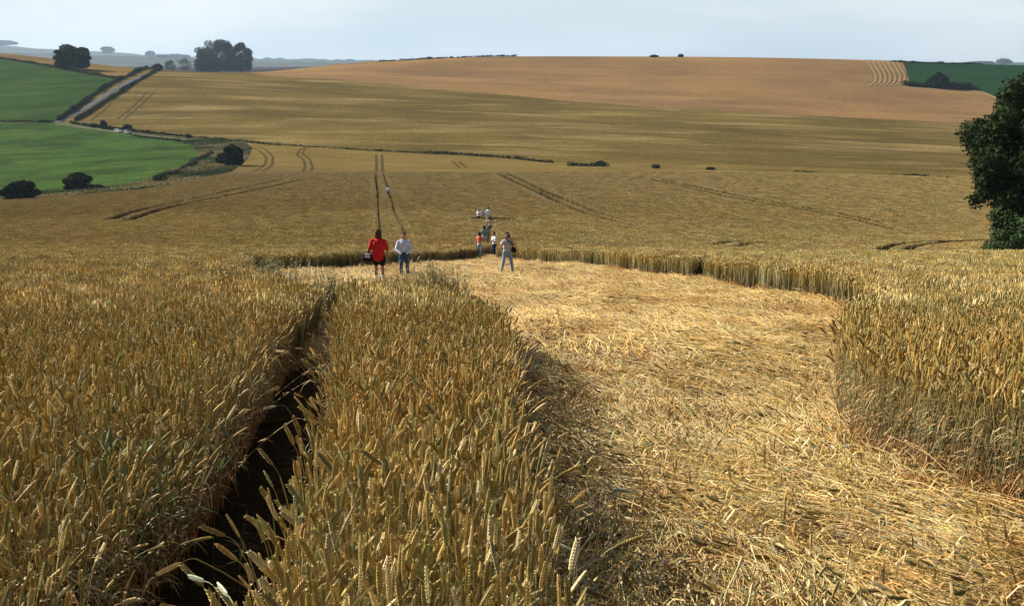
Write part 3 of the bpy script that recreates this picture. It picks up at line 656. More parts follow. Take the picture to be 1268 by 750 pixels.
def bush(p, w, h, label, n=900, size=.3, col=DARK, group=None, depth=.8, name='bush'):
    seedc[0] += 1; lo = lobes_in(0, 0, h * .46, w / 2, w / 2 * depth, h * .54, 26, .34, seedc[0]); n = int(n * 1.5)
    V, Fq, c = leaves(lo, n, size, col, seed=seedc[0]); V[:, 2] = np.maximum(V[:, 2], -.15)
    o = link(name, mesh_np(name, V, Fq, c), M['leaf']); o.location = p; return tag(o, label, 'bush', group)
def hedge(pix, h, w, label, n_per_m=22, size=.32, col=DARK, name='hedge', y0=150, gaps=0., cat='hedge'):
    h *= .7; w *= .75; pts = pxl(pix, y0); seedc[0] += 1; rr = random.Random(seedc[0]); lo = []; L_ = 0; 
    for a, b in zip(pts[:-1], pts[1:]):
        d = (b - a).length; L_ += d; k = max(1, int(d / (h * .38)))
        for i in range(k):
            if rr.random() < gaps: continue
            q = a.lerp(b, (i + rr.random() * .6) / k); hh = h * (.85 + .45 * float(soft(q.x, q.y, .13)) + .25 * float(soft(q.x, q.y, .45))) * rr.uniform(.85, 1.1); z = float(H(q.x, q.y)); s = rr.uniform(.8, 1.3)
            lo.append(((q.x + rr.uniform(-.3, .3), q.y, z + hh * .42), (w * .6 * s, w * .6 * s, hh * .58)))
    o0 = pts[0]; lo = [((c[0] - o0.x, c[1] - o0.y, c[2] - o0.z), r) for c, r in lo]
    V, Fq, c = leaves(lo, int(min(36000, 1.5 * n_per_m * L_ + 200)), size * .85, col, var=.2, seed=seedc[0]); V = V + np.repeat(np.random.default_rng(seedc[0]).normal(0, .16, (len(V) // 4, 3)), 4, 0); o = link(name, mesh_np(name, V, Fq, c), M['leaf']); o.location = o0
    return tag(o, label, cat)
def put_tree(u, v, wpx, hpx, label, **k):
    p = hit(u, v, y0=150); s = pxm(p); return tree('tree', p, wpx / s, hpx / s, label, **k)
def put_bush(u, v, wpx, hpx, label, y0=150, **k):
    p = hit(u, v, y0=y0); s = pxm(p); return bush(p, wpx / s * 1.05, hpx / s * 1.05, label, **k)

# big tree at the right edge
T = tag(empty('tree', at(1330, 71)), 'large dark leafy tree cut off by the right edge of the photo', 'tree')
s = pxm(at(1330, 71)); rr = np.random.default_rng(3)
lo = [((0, 0, 8.2), (5.2, 5, 4.6)), ((-3.4, 0, 6.2), (3.4, 3.2, 2.6)), ((-2.6, .5, 10.5), (3.0, 3, 2.6))]
for i in range(95):
    a = rr.uniform(0, 6.283); z = rr.uniform(-1, 1); k = math.sqrt(1 - z * z); R0 = 7.9 * (1 - .22 * max(z, 0)); r = rr.uniform(.7, 1.7)
    kk = rr.uniform(.74, .97); lo.append(((R0 * k * math.cos(a) * kk, R0 * k * math.sin(a) * kk, 8.6 + z * 6.1 * kk), (r, r, r * .62)))
for u, v, r in ((1203,190,1.0), (1198,216,.6), (1214,168,1.1), (1222,232,1.3), (1232,262,1.0), (1240,272,.8), (1238,118,1.2), (1230,146,1.1), (1213,178,1.1), (1215,205,1.4), (1254,102,1.1), (1208,244,.6), (1225,214,1.5), (1243,250,1.3)):
    lo.append((((u - 1330) / s, rr.uniform(-1.5, 1), (325 - v) / s * 1.02), (r, r, r * .7)))
V, Fq, c = leaves(lo, 90000, .155, (.023,.038,.011), .45, .6, 5); V += np.repeat(np.random.default_rng(8).normal(0, .16, (len(V) // 4, 3)), 4, 0); link('crown', mesh_np('crown', V, Fq, c), M['leaf'], T)
mb = MB(); mb.tube([(0, 0, -.5), (0, 0, 1.5), (.2, 0, 4), (.1, 0, 9)], [.62, .45, .38, .15], 12)
for i in range(16):
    a = rr.uniform(0, 6.283); z0 = rr.uniform(2.4, 6); e = rr.uniform(4, 7); mb.tube([(0, 0, z0), (math.cos(a) * e * .5, math.sin(a) * e * .5, z0 + 1.2), (math.cos(a) * e, math.sin(a) * e, z0 + rr.uniform(.8, 3.5))], [.22, .14, .04], 7)
mb.build('trunk', M['bark'], T, True)
bush(at(1276, 69), 5.6, 6.4, 'tall green bush under the big tree at the right edge', 9000, .13, (.05,.085,.03), name='bush')
bush(at(1243, 67), 3.2, 2.7, 'low green bush in front of the tall one below the big tree', 3000, .11, (.06,.10,.035))
bush(at(1206, 66), 1.3, 1.15, 'tiny tuft of weeds in the wheat left of the low green bush', 500, .09, (.06,.10,.035))

put_tree(90, 86, 44, 29, 'round dark tree alone on the hedge of the upper green field', n=5000, size=.42, clear=.05)
put_tree(270, 89.5, 52, 40, 'tallest broad dark tree of the clump on the ridge', n=9000, size=.5, clear=0.02, nl=40, frac=.30)
put_tree(299, 89.5, 30, 37, 'narrower dark tree at the right side of the ridge clump', n=5500, size=.5, clear=.04, nl=30, frac=.32)
put_tree(255, 89.5, 30, 24, 'low spreading tree at the left foot of the ridge clump', n=3500, size=.5, clear=.0)
put_bush(230, 87, 22, 14, 'dark rounded bush beside the ridge clump, larger of two', n=2500, size=.45)
put_bush(211, 87, 17, 13, 'dark rounded bush left of its larger twin near the ridge clump', n=1800, size=.45)
put_bush(195, 88.5, 13, 9, 'small olive bush at the top end of the road', n=1000, size=.4, col=MIDG)
put_bush(26, 251, 46, 27, 'large dark bush at the bottom left corner of the pasture', y0=100, n=6500, size=.24)
put_bush(97, 238, 36, 24, 'dark bush on the pasture edge right of the large corner one', y0=100, n=5000, size=.24)
put_bush(120, 237, 22, 9, 'low scrub trailing right of the dark pasture bush', y0=100, n=1500, size=.24)
put_bush(290, 205, 28, 26, 'round dark bush at the tip of the rough verge by the curved tracks', n=5000, size=.3)
put_bush(276, 203, 16, 13, 'smaller bush leaning against the one at the verge tip', n=1500, size=.3, col=MIDG)
put_bush(129, 160, 8, 11, 'tall narrow bush left of the parked white car', n=700, size=.35)
put_bush(116, 158, 8, 5, 'small dark bush at the lower end of the field track', n=400, size=.35)
put_bush(158, 161, 11, 7, 'dark bush just behind the parked cars', n=600, size=.35)
put_bush(233, 171, 6, 5, 'single small bush on the lane beyond the pasture', n=300, size=.35, col=MIDG)
put_bush(743, 203.5, 10, 4, 'little green bush at the right end of the stream scrub', n=300, size=.35, col=MIDG)
put_bush(812, 208.5, 10, 4.5, 'low green bush alone on the far side of the brow', n=400, size=.3, col=MIDG)
put_bush(880, 210.5, 11, 3.5, 'flat tuft of green scrub along the valley line', n=300, size=.3, col=MIDG)
hedge([(-40,68), (0,73), (40,79), (70,84.5), (110,92), (150,99)], 2.6, 2.6, 'long dark hedge along the top of the upper green field', 20, .45)
hedge([(150,98.5), (138,105), (125,112.5), (110,123), (98,132), (86,141), (72,150)], 3.0, 2.6, 'thick hedge along the left side of the road', 26, .45)
hedge([(192,89.5), (175,99), (160,108), (145,118), (130,127), (115,137), (100,146.5), (92,150.5)], 2.2, 2.2, 'hedge and scrub along the right side of the road', 22, .45, gaps=.15)
hedge([(150,99), (162,94.5), (180,86.5), (190,84)], 3.2, 3, 'dark hedge beyond the road at its top bend', 24, .5)
hedge([(-40,151), (0,151), (35,151), (66,152)], 1.5, 1.6, 'thin hedge between the two green fields at the left', 14, .4)
hedge([(88,152.5), (115,157), (150,161), (180,164.5), (205,167), (240,170.5)], 1.8, 2.0, 'ragged hedge behind the lane with the parked cars', 16, .4, gaps=.1)
hedge([(165,168), (185,171), (215,174), (240,178)], 1.0, 2.0, 'low scrub between the lane and the pasture', 12, .35, MIDG, gaps=.35)
hedge([(246,171), (300,175.5), (330,179)], 1.2, 1.6, 'low tufts along the stream left of the curved tracks', 12, .35, MIDG, gaps=.3)
hedge([(330,179), (400,183), (460,187), (520,190)], 1.0, 1.4, 'thin green line of scrub along the stream at valley left', 14, .3, MIDG, gaps=.2)
hedge([(520,190), (570,192), (605,194.5), (640,197), (660,199.5), (684,202)], 1.5, 1.8, 'dark band of scrub along the middle of the stream', 24, .3)
hedge([(704,205.5), (720,205.8), (735,206), (752,206.5)], 2.2, 2.2, 'short dark clump of scrub at the right end of the stream', 40, .3)
hedge([(985,214.5), (1000,215.5), (1012,216)], .9, 1.4, 'short green tuft row on the valley line far right', 18, .3, MIDG, gaps=.2)
hedge([(1096,218.5), (1120,219.5), (1150,220), (1180,221)], .9, 1.4, 'pale green scrub row near the big tree on valley line', 16, .3, MIDG, gaps=.35)
hedge([(192,226), (210,219), (228,211), (245,201), (262,191)], 1.9, 2.2, 'curved dark hedge inside the rough verge by the pasture', 30, .26, DARK, gaps=.1)
hedge([(125,243), (160,240), (200,236), (240,229), (262,222), (285,211)], .9, 1.5, 'rough grass and scrub fringe where verge meets wheat', 26, .22, OLIVE, gaps=.1, y0=120)
hedge([(1120,106), (1140,108), (1160,109), (1185,110), (1212,111.5)], 7, 7, 'dark belt of trees below the far green field', 30, .9, cat='tree belt', name='tree_belt')
put_tree(1161, 109, 24, 17, 'rounder taller tree standing above the dark belt at right', n=1800, size=.8, clear=0)
hedge([(470,76.8), (500,75), (540,73), (590,71), (640,69.8)], 2.2, 2.5, 'thin dark hedge on the crest left of centre', 6, .8, gaps=.3, y0=600)
hedge([(1104,77), (1140,78), (1180,79.5), (1215,80)], 2.0, 2.5, 'thin dark hedge on the crest of the far green field', 8, .8, gaps=.1, y0=700)
def skyline(u, v, w, h, lab, y0=600): 
    p = hit(u, v, y0=y0); s = pxm(p); bush(p, w / s, h / s, lab, 260, .7)
skyline(810, 71, 11, 2.6, 'low dark bush on the far crest, wider of two', 600); skyline(843, 71, 7, 3.6, 'small domed bush on the far crest right of the wider one', 600)
def far_clump(u, v, w, h, y, lab, nm='tree_clump'):
    z = float(-tanv(v) * y); x = (u - CU) / F * (y * CP - z * SP); s = F / y
    seedc[0] += 1; lo = lobes_in(0, 0, h / s * .5, w / s / 2, w / s / 2, h / s * .5, 10, .4, seedc[0]); V, Fq, c = leaves(lo, 1500, 9.0 * y / 6000, DARK, seed=seedc[0])
    o = link(nm, mesh_np(nm, V, Fq, c), M['leaf']); o.location = (x, y, z); tag(o, lab, 'trees')
far_clump(134, 66.5, 15, 8, 6400, 'hazy blue domed tree clump on the distant down above the round tree')
far_clump(186, 71, 12, 7, 6400, 'smaller hazy tree dome left of the ridge clump')
far_clump(4, 56.5, 26, 5, 7000, 'flat hazy wood on the distant down at the left edge')
far_clump(215, 74, 42, 6, 6000, 'hazy blue wood stretching behind the two rounded bushes')
far_clump(1243, 79.5, 18, 6, 5000, 'hazy tree clump on the skyline at the far right')
far_clump(1218, 80, 26, 3, 5000, 'flat hazy wood left of the far right skyline clump')

# long grass over the rough verge
rg = np.random.default_rng(77); gx_ = rg.uniform(-125, -50, 160000); gy_ = rg.uniform(190, 460, 160000)
LV = np.stack([gx_ / gy_, np.log(gy_)], 1); okk = inside(LV, verge) & ~inside(LV, past)
gx_, gy_ = gx_[okk][:26000], gy_[okk][:26000]; k_ = len(gx_); gz_ = H(gx_, gy_)
hh_ = rg.uniform(.25, .8, k_) * (.5 + sstep(-.3, .6, soft(gx_, gy_, .16))); an_ = rg.uniform(0, 3.14, k_); ww_ = rg.uniform(.15, .4, k_)
ax_ = np.stack([np.cos(an_) * ww_, np.sin(an_) * ww_, np.zeros(k_)], 1); bb = np.stack([gx_, gy_, gz_ - .05], 1)
Vg = np.stack([bb - ax_, bb + ax_, bb + ax_ * .6 + np.stack([0 * hh_, 0 * hh_, hh_], 1), bb - ax_ * .8 + np.stack([0 * hh_, 0 * hh_, hh_ * .8], 1)], 1).reshape(-1, 3)
mixg = sstep(-.4, .6, soft(gx_, gy_, .11))[:, None]; cg = (np.array([[.045,.068,.022]]) * (1 - mixg) + np.array([[.24,.19,.085]]) * mixg) * rg.uniform(.7, 1.3, (k_, 1))
tag(link('rough_grass', mesh_np('rough_grass', Vg, np.arange(4 * k_).reshape(k_, 4), np.repeat(cg, 4, 0)), M['weed']), 'rough tussocky grass verge curling round the pasture', 'grass', kind='stuff')

# weeds at the near rim of the clearing
def weeds(p, n, rad, hgt, label, col=((.17,.17,.07), (.27,.23,.09), (.36,.28,.11)), stretch=(1, 1)):
    mb = MB()
    for i in range(n):
        a = random.random() * 6.28; r = rad * abs(random.gauss(0, .62)); b0 = Vector((r * math.cos(a) * stretch[0], r * math.sin(a) * stretch[1], 0)); hh = hgt * random.uniform(.5, 1.15); l = random.uniform(0, .35); an = random.random() * 6.28; dv = Vector((math.cos(an), math.sin(an), 0)); cc = random.choice(col)
        b0.z = float(H(p.x + b0.x, p.y + b0.y)) - p.z
        mb.tube([b0 + dv * l * t ** 2 * hh + Vector((0, 0, hh * t)) for t in (0, .35, .7, 1)], [.004, .0035, .0025, .001], 3, [cc] * 4, False)
        for j in range(7):
            t = random.uniform(.3, 1); q = b0 + dv * l * t ** 2 * hh + Vector((0, 0, hh * t)); a2 = random.random() * 6.28; o = Vector((math.cos(a2), math.sin(a2), random.uniform(.3, 1.3))).normalized(); s_ = o.cross(Vector((0, 0, 1))).normalized(); LL = random.uniform(.05, .16)
            mb.add([q - s_ * .003, q + s_ * .003, q + o * LL * .5 + s_ * .009, q + o * LL * .5 - s_ * .009, q + o * LL], [(0,1,2,3), (3,2,4)], tuple(x * random.uniform(.8, 1.3) for x in cc))
    o = mb.build('weed_patch', M['weed']); o.location = p; return tag(o, label, 'weeds', kind='stuff')
weeds(Vector((-1.55, 18.9, float(H(-1.55, 18.9)))), 380, .55, 1.0, 'grey-green weeds at the far end of the wheat block beside the walkers', stretch=(1.3, .8))
weeds(Vector((-3.3, 17.8, float(H(-3.3, 17.8)))), 200, .45, .9, 'grey-green weeds at the mouth of the wheel rut', stretch=(1.2, .7))
weeds(Vector((-6.6, 26.5, float(H(-6.6, 26.5)))), 300, 1.0, .95, 'taller wispy grass at the left rim of the clearing')
weeds(Vector((-1.75, 4.2, float(H(-1.75, 4.2)))), 34, .3, .74, 'green grass blades among wheat left of the dark rut', ((.11,.15,.035), (.15,.17,.05)))
pb = at(1150, 50); weeds(pb, 2600, 8.5, .96, 'pale green weedy band in the wheat at right', ((.20,.25,.09), (.28,.27,.10)), (1.0, .2))

# ------------------------------------------------------------------ people
def blob(name, prims, voxel, mat, parent, smooth=2):
    """soft union of tapered capsules ('c', a, ra, b, rb[, flat]) and ellipsoids ('e', centre, radii) into one skin"""
    V = []; Fc = []
    def sphere_at(c, rad, M3=None, seg=12, rings=8):
        n0 = len(V); c = Vector(c)
        for i in range(rings + 1):
            th = math.pi * i / rings
            for k in range(seg):
                ph = 2 * math.pi * k / seg; q = Vector((math.sin(th) * math.cos(ph) * rad[0], math.sin(th) * math.sin(ph) * rad[1], math.cos(th) * rad[2]))
                V.append(c + (M3 @ q if M3 else q))
        for i in range(rings):
            for k in range(seg): Fc.append((n0+i*seg+k, n0+(i+1)*seg+k, n0+(i+1)*seg+(k+1) % seg, n0+i*seg+(k+1) % seg))
    for p in prims:
        if p[0] == 'e': sphere_at(p[1], p[2], p[3] if len(p) > 3 else None)
        else:
            _, a, ra, b, rb = p[:5]; fl = p[5] if len(p) > 5 else 1; a = Vector(a); b = Vector(b); n = max(2, int((b - a).length / (min(ra, rb) * .5)) + 1)
            for i in range(n + 1):
                t = i / n; r = ra + (rb - ra) * t; sphere_at(a.lerp(b, t), (r, r * fl, r), None, 10, 6)
    me = bpy.data.meshes.new(name); me.from_pydata([tuple(v) for v in V], [], Fc); o = bpy.data.objects.new(name, me); COL.objects.link(o)
    md = o.modifiers.new('r', 'REMESH'); md.mode = 'VOXEL'; md.voxel_size = voxel; sm = o.modifiers.new('s', 'SMOOTH'); sm.iterations = smooth; sm.factor = .5
    dg = bpy.context.evaluated_depsgraph_get(); me2 = bpy.data.meshes.new_from_object(o.evaluated_get(dg)); me2.name = name
    bpy.data.objects.remove(o); bpy.data.meshes.remove(me); me2.materials.clear()
    return link(name, me2, mat, parent, True)
M['skin'] = flat('skin', (.52,.30,.21), .55, .3, .06, 20)
M['tan'] = flat('tanned_skin', (.44,.22,.14), .55, .3, .06, 20)
def cloth(nm, c, g=.12): 
    if nm not in M: M[nm] = flat(nm, c, .9, .1, g, 9)
    return M[nm]
def person(p, face, label, hgt=1.72, top=('red_cotton', (.6,.03,.03)), legs=('jeans_denim', (.06,.10,.2)), style='trousers', sleeves='short', hair=('brown_hair', (.07,.04,.025)),
           hair_len=0, arms='down', stance=.10, stride=0., build=1.0, skin='skin', shoes=('dark_shoe', (.03,.03,.035)), vox=.013, socks=None, lean=0., loose=1.0, hem=0, name='person'):
    """face = turn about z; at 0 the figure faces the camera (-y)"""
    t = tag(empty(name, p, face), label, 'person'); k = hgt / 1.72; B = build; s = lambda *q: Vector(q) * k; md = {}
    hip = .92
    J = {}
    for sd_, nm in ((-1, 'l'), (1, 'r')):
        fy_ = stride * sd_
        J['hip' + nm] = s(sd_ * .09 * B, 0, hip); J['ank' + nm] = s(sd_ * (.09 + stance * .5), -fy_, .09 + (.05 if fy_ < 0 and stride else 0)); kn = (J['hip' + nm] + J['ank' + nm]) / 2 + s(0, -.035 - abs(stride) * .06, .03); J['kne' + nm] = kn
        J['sho' + nm] = s(sd_ * .170 * B, -lean * .4, 1.365)
        if arms == 'down': el = s(sd_ * .27 * B, .02 - lean, 1.13); wr = s(sd_ * .27 * B, -.08 - lean * 1.5 , .89); hd = s(sd_ * .265 * B, -.1 - lean * 1.5, .80)
        elif arms == 'swing': el = s(sd_ * .25 * B, .04 * sd_, 1.10); wr = s(sd_ * .275 * B, -.10 * sd_ - .03, .87); hd = s(sd_ * .28 * B, -.13 * sd_ - .03, .79)
        elif arms == 'clasp': el = s(sd_ * .26 * B, .0, 1.11); wr = s(sd_ * .10, -.22, 1.0); hd = s(sd_ * .035, -.245, 1.0)
        elif arms == 'photo': el = s(sd_ * .27 * B, -.17, 1.25); wr = s(sd_ * .12, -.21, 1.47); hd = s(sd_ * .075, -.20, 1.54)
        elif arms == 'fold': el = s(sd_ * .25 * B, -.06, 1.14); wr = s(sd_ * .02, -.22, 1.20); hd = s(-sd_ * .06, -.22, 1.22)
        elif arms == 'wide': el = s(sd_ * .42, -.05, 1.30); wr = s(sd_ * .30, -.18, 1.46); hd = s(sd_ * .24, -.2, 1.50)
        J['elb' + nm], J['wri' + nm], J['han' + nm] = el, wr, hd
    hc = s(0, -.025 - lean * .7, 1.615)
    body = [('e', s(0, 0, .98), s(.155 * B, .105 * B, .12)), ('e', s(0, -lean * .2, 1.15), s(.14 * B, .10 * B, .16)), ('e', s(0, -lean * .4, 1.31), s(.17 * B, .105 * B, .15)),
            ('c', J['shol'] - s(-.03, 0, 0), .065 * k, J['shor'] - s(.03, 0, 0), .065 * k), ('c', s(0, -lean * .4, 1.42), .058 * k, hc - s(0, 0, .06), .052 * k),
            ('e', hc, s(.077, .095, .112)), ('e', hc + s(0, -.03, -.06), s(.052, .058, .055)), ('e', hc + s(0, -.100, -.008), s(.013, .018, .022)),
            ('e', hc + s(.078, .005, -.005), s(.012, .022, .032)), ('e', hc + s(-.078, .005, -.005), s(.012, .022, .032))]
    for nm in 'lr':
        sg = -1 if nm == 'l' else 1
        body += [('c', J['hip'+nm], .083 * k * B, J['kne'+nm], .054 * k), ('c', J['kne'+nm], .054 * k, J['kne'+nm].lerp(J['ank'+nm], .35) + s(0, .012, 0), .054 * k), ('c', J['kne'+nm].lerp(J['ank'+nm], .35), .052 * k, J['ank'+nm], .036 * k),
                 ('c', J['ank'+nm], .036 * k, J['ank'+nm] + s(0, -.12, -.055), .032 * k), ('c', J['sho'+nm], .054 * k * B, J['elb'+nm], .041 * k), ('c', J['elb'+nm], .041 * k, J['wri'+nm], .027 * k)]
        d = (J['han'+nm] - J['wri'+nm]).normalized(); side = d.cross(Vector((0, 1, .2))).normalized(); nrm = d.cross(side)
        body += [('c', J['wri'+nm], .026 * k, J['wri'+nm] + d * .07 * k, .030 * k, .7)]
        if vox < .02:
            for fi in range(4):
                off = side * (fi - 1.5) * .019 * k; LF = [.06, .075, .07, .052][fi] * k; f0 = J['wri'+nm] + d * .085 * k + off; f1 = f0 + d * LF * .5 + nrm * sg * .004; f2 = f1 + (d * .8 + nrm * .5).normalized() * LF * .5
                body += [('c', f0, .0095 * k, f1, .009 * k), ('c', f1, .009 * k, f2, .008 * k)]
            body += [('c', J['wri'+nm] + d * .03 * k, .012 * k, J['wri'+nm] + d * .06 * k - side * sg * .05 * k, .010 * k)]
    blob('body', body, vox, M[skin], t, 2)
    # clothes
    lo_ = loose
    sh = [('e', s(0, 0, 1.0), s(.165 * B * lo_, .125 * B * lo_, .10)), ('e', s(0, -lean * .2, 1.14), s(.165 * B * lo_, .125 * B * lo_, .17)), ('e', s(0, -lean * .4, 1.30), s(.182 * B, .135 * B, .165)), ('c', s(0, -lean * .4, 1.40), .075 * k, s(0, -lean * .5, 1.46), .060 * k)] + [('c', J['sho'+q], .066 * k, s(0, -lean * .5, 1.44), .060 * k) for q in 'lr'] + ([('e', s(0, .01, hem + .12), s(.165 * B * lo_ * .92, .13 * B * lo_, .12)), ('e', s(0, .01, hem + .22), s(.165 * B * lo_, .13 * B * lo_, .14))] if hem else [])
    for nm in 'lr':
        e = J['elb'+nm] if sleeves != 'none' else J['sho'+nm].lerp(J['elb'+nm], .15)
        if sleeves == 'short': e = J['sho'+nm].lerp(J['elb'+nm], .8)
        sh.append(('c', J['sho'+nm], .072 * k * B, e, .058 * k * lo_))
        if sleeves == 'long': sh += [('c', J['elb'+nm], .056 * k, J['wri'+nm], .038 * k)]
        if sleeves == 'rolled': sh += [('c', J['elb'+nm], .056 * k, J['elb'+nm].lerp(J['wri'+nm], .45), .048 * k)]
    blob('shirt', sh, vox, cloth(*top), t, 3)
    lg = [('e', s(0, 0, .97), s(.168 * B, .122 * B, .10)), ('e', s(0, .02, .90), s(.165 * B, .125 * B, .10))]
    for nm in 'lr':
        if style == 'trousers': lg += [('c', J['hip'+nm], .096 * k * B, J['kne'+nm], .070 * k), ('c', J['kne'+nm], .070 * k, J['ank'+nm] + s(0, .01, .0), .056 * k)]
        elif style == 'shorts': lg += [('c', J['hip'+nm], .10 * k * B, J['hip'+nm].lerp(J['kne'+nm], .62), .086 * k * B)]
    if style == 'skirt': lg += [('c', s(0, 0, .92), .15 * k, s(0, 0, .30), .20 * k, .8)]
    blob({'trousers': 'trousers', 'shorts': 'shorts', 'skirt': 'skirt'}[style], lg, vox, cloth(*legs), t, 3)
    hr = [('e', hc + s(0, .018, .022), s(.088 + hair_len * .4, .098, .108))] + ([('e', hc + s(0, .035, -.05), s(.095 + hair_len * .4, .08, .09 + hair_len))] if hair_len else [('e', hc + s(0, .035, -.02), s(.080, .075, .08))])
    hb = blob('hair', hr, vox, cloth(*hair), t, 2)
    for v_ in hb.data.vertices:                       # keep the hair off the face
        d_ = v_.co - hc
        if d_.y < -.055 * k and d_.z < .055 * k: v_.co.y = hc.y - .055 * k
    for nm in 'lr':
        blob('shoe', [('c', J['ank'+nm] + s(0, .03, -.05), .042 * k, J['ank'+nm] + s(0, -.15, -.055), .036 * k, .9), ('c', J['ank'+nm], .043 * k, J['ank'+nm] - s(0, -.01, .04), .043 * k)], vox, cloth(*shoes), t, 1)
        if socks: blob('sock', [('c', J['ank'+nm] + s(0, 0, .02), .042 * k, J['ank'+nm].lerp(J['kne'+nm], .42), .055 * k)], vox, cloth(*socks), t, 1)
        if vox < .02:
            sg = -1 if nm == 'l' else 1; e = MB(); c_ = hc + s(sg * .03, -.088, .012)
            e.tube([c_ + s(-.012, 0, 0), c_ + s(0, -.004, .0), c_ + s(.012, 0, 0)], [.002, .006 * k, .002], 6); e.build('eye', cloth('eye_dark', (.03, .02, .02)), t)
    if vox < .02:
        e = MB(); c_ = hc + s(0, -.088, -.055); e.tube([c_ + s(-.022, .006, 0), c_, c_ + s(.022, .006, 0)], [.002, .005 * k, .002], 6); e.build('mouth', cloth('lips', (.35, .13, .10)), t)
    t['joints'] = 1; del t['joints']
    return t, J
def gp(u, v): return hit(u, v, y0=20)
def world_pt(p, face, q): return Vector(p) + Matrix.Rotation(face, 3, 'Z') @ Vector(q)
def bag(p, face, local, d, label, strap=None, flap=None, colr=('black_nylon', (.018,.018,.022))):
    t = tag(empty('shoulder_bag', world_pt(p, face, local), face), label, 'bag'); x, y, z = [q / 2 for q in d]
    blob('bag_body', [('c', (-x * .6, 0, z * .5), y, (x * .6, 0, z * .5), y), ('c', (-x * .7, 0, -z * .5), y * 1.1, (x * .7, 0, -z * .5), y * 1.1), ('e', (0, 0, 0), (x, y * 1.1, z))], .015, cloth(*colr), t, 1)
    if flap:
        m_ = MB(); m_.box((-x*.25, -y * 1.12 * flap[1], z * .35), (x * 1.3, .02, z * .9)); m_.box((-x*.25, -y * .2 * flap[1], z * .98), (x * 1.5, y * 1.9, .025)); m_.build('flap', cloth('grey_flap', (.62,.62,.60)), t)
    if strap:
        m_ = MB(); lp = [Vector(q) - Vector(local) for q in strap]; m_.tube(lp, .024, 6, None, True, .6); m_.build('strap', cloth(*colr), t)
    return t

pA = gp(470, 353); fA = R(172)
person(pA, fA, 'person walking away in a loose red T-shirt and black shorts', 1.76, ('red_cotton', (.62,.025,.02)), ('black_shorts', (.015,.015,.02)), 'shorts', 'short', ('brown_hair', (.085,.04,.025)), .05, 'swing', .10, .12, 1.10, 'tan', ('black_trainer', (.02,.02,.02)), socks=('white_sock', (.8,.78,.74)), loose=1.15, hem=.74)
bag(pA, fA, (.36, .02, .90), (.25, .16, .22), 'black shoulder bag with pale grey flap at the hip of the person in red', [(.34, .02, 1.02), (.24, .17, 1.22), (.12, .135, 1.42), (.10, -.02, 1.49), (.16, -.15, 1.38), (.27, -.12, 1.15), (.36, -.02, 1.02)], (1, -1))
pB = gp(501, 346.5)
person(pB, R(6), 'man facing the camera in a pale blue shirt and blue jeans', 1.68, ('pale_blue_shirt', (.60,.68,.78)), ('blue_jeans', (.04,.09,.19)), 'trousers', 'long', ('red_brown_hair', (.11,.04,.02)), 0, 'clasp', .06, .08, 1.05, 'tan', ('dark_shoe', (.03,.03,.035)))
t_ = tag(empty('hand_camera', world_pt(pB, R(6), (0, -.30, 1.0)), R(6)), 'small dark camera held by the man in the pale blue shirt', 'camera')
m_ = MB(); m_.box((0, 0, 0), (.13, .05, .08)); m_.build('camera_body', cloth('black_plastic', (.03,.03,.03)), t_); m_ = MB(); m_.tube([(0, -.02, 0), (0, -.07, 0)], [.03, .027], 12); m_.build('lens', cloth('black_plastic', (.03,.03,.03)), t_)
pC = gp(628, 341.5)
person(pC, R(12), 'person taking a photo in a grey T-shirt and faded light jeans', 1.68, ('grey_cotton', (.46,.45,.47)), ('light_jeans', (.25,.33,.42)), 'trousers', 'short', ('black_hair', (.03,.02,.02)), .0, 'photo', .26, .05, 1.0, 'tan', ('white_shoe', (.75,.75,.72)))
bag(pC, R(12), (.25, .02, 1.0), (.15, .12, .16), 'small dark bag at the side of the person taking a photo', [(.26, 0, 1.06), (.16, -.15, 1.25), (-.02, -.14, 1.42), (-.10, -.02, 1.49), (-.04, .13, 1.4), (.16, .15, 1.2), (.27, .05, 1.06)])
t_ = tag(empty('compact_camera', world_pt(pC, R(12), (0, -.215, 1.575)), R(12)), 'black compact camera raised to the face of the person in grey', 'camera')
m_ = MB(); m_.box((0, 0, 0), (.13, .045, .075)); m_.build('camera_body', M['black_plastic'], t_); m_ = MB(); m_.tube([(0, -.02, 0), (0, -.08, 0)], [.03, .026], 12); m_.build('lens', M['black_plastic'], t_)
person(at(594, 61), R(150), 'person in an orange top and pale blue trousers on the path', 1.63, ('orange_top', (.75,.20,.12)), ('pale_trousers', (.45,.55,.62)), 'trousers', 'short', ('dark_hair', (.04,.025,.02)), .04, 'fold', .04, .04, .95, 'skin', ('white_shoe', (.75,.75,.72)), .016)
person(at(612, 60), R(-60), 'person in a white shirt and navy trousers facing left', 1.66, ('white_cotton', (.78,.78,.78)), ('navy_cloth', (.02,.025,.09)), 'trousers', 'short', ('dark_hair', (.04,.025,.02)), .0, 'fold', .04, .04, 1.0, 'tan', ('dark_shoe', (.03,.03,.035)), .016)
person(at(600, 69), R(200), 'person in a grey-blue top further along the path', 1.66, ('slate_top', (.22,.27,.36)), ('pale_skirt', (.55,.55,.55)), 'skirt', 'short', ('dark_hair', (.04,.025,.02)), .04, 'down', .05, .0, .95, 'tan', ('dark_shoe', (.03,.03,.035)), .02)
person(at(607, 82), R(190), 'person in a pink top and teal shorts with both arms lifted', 1.64, ('pink_top', (.66,.42,.36)), ('teal_shorts', (.05,.16,.16)), 'shorts', 'short', ('brown_hair', (.085,.04,.025)), .03, 'wide', .05, .0, 1.0, 'skin', ('dark_shoe', (.03,.03,.035)), .02)
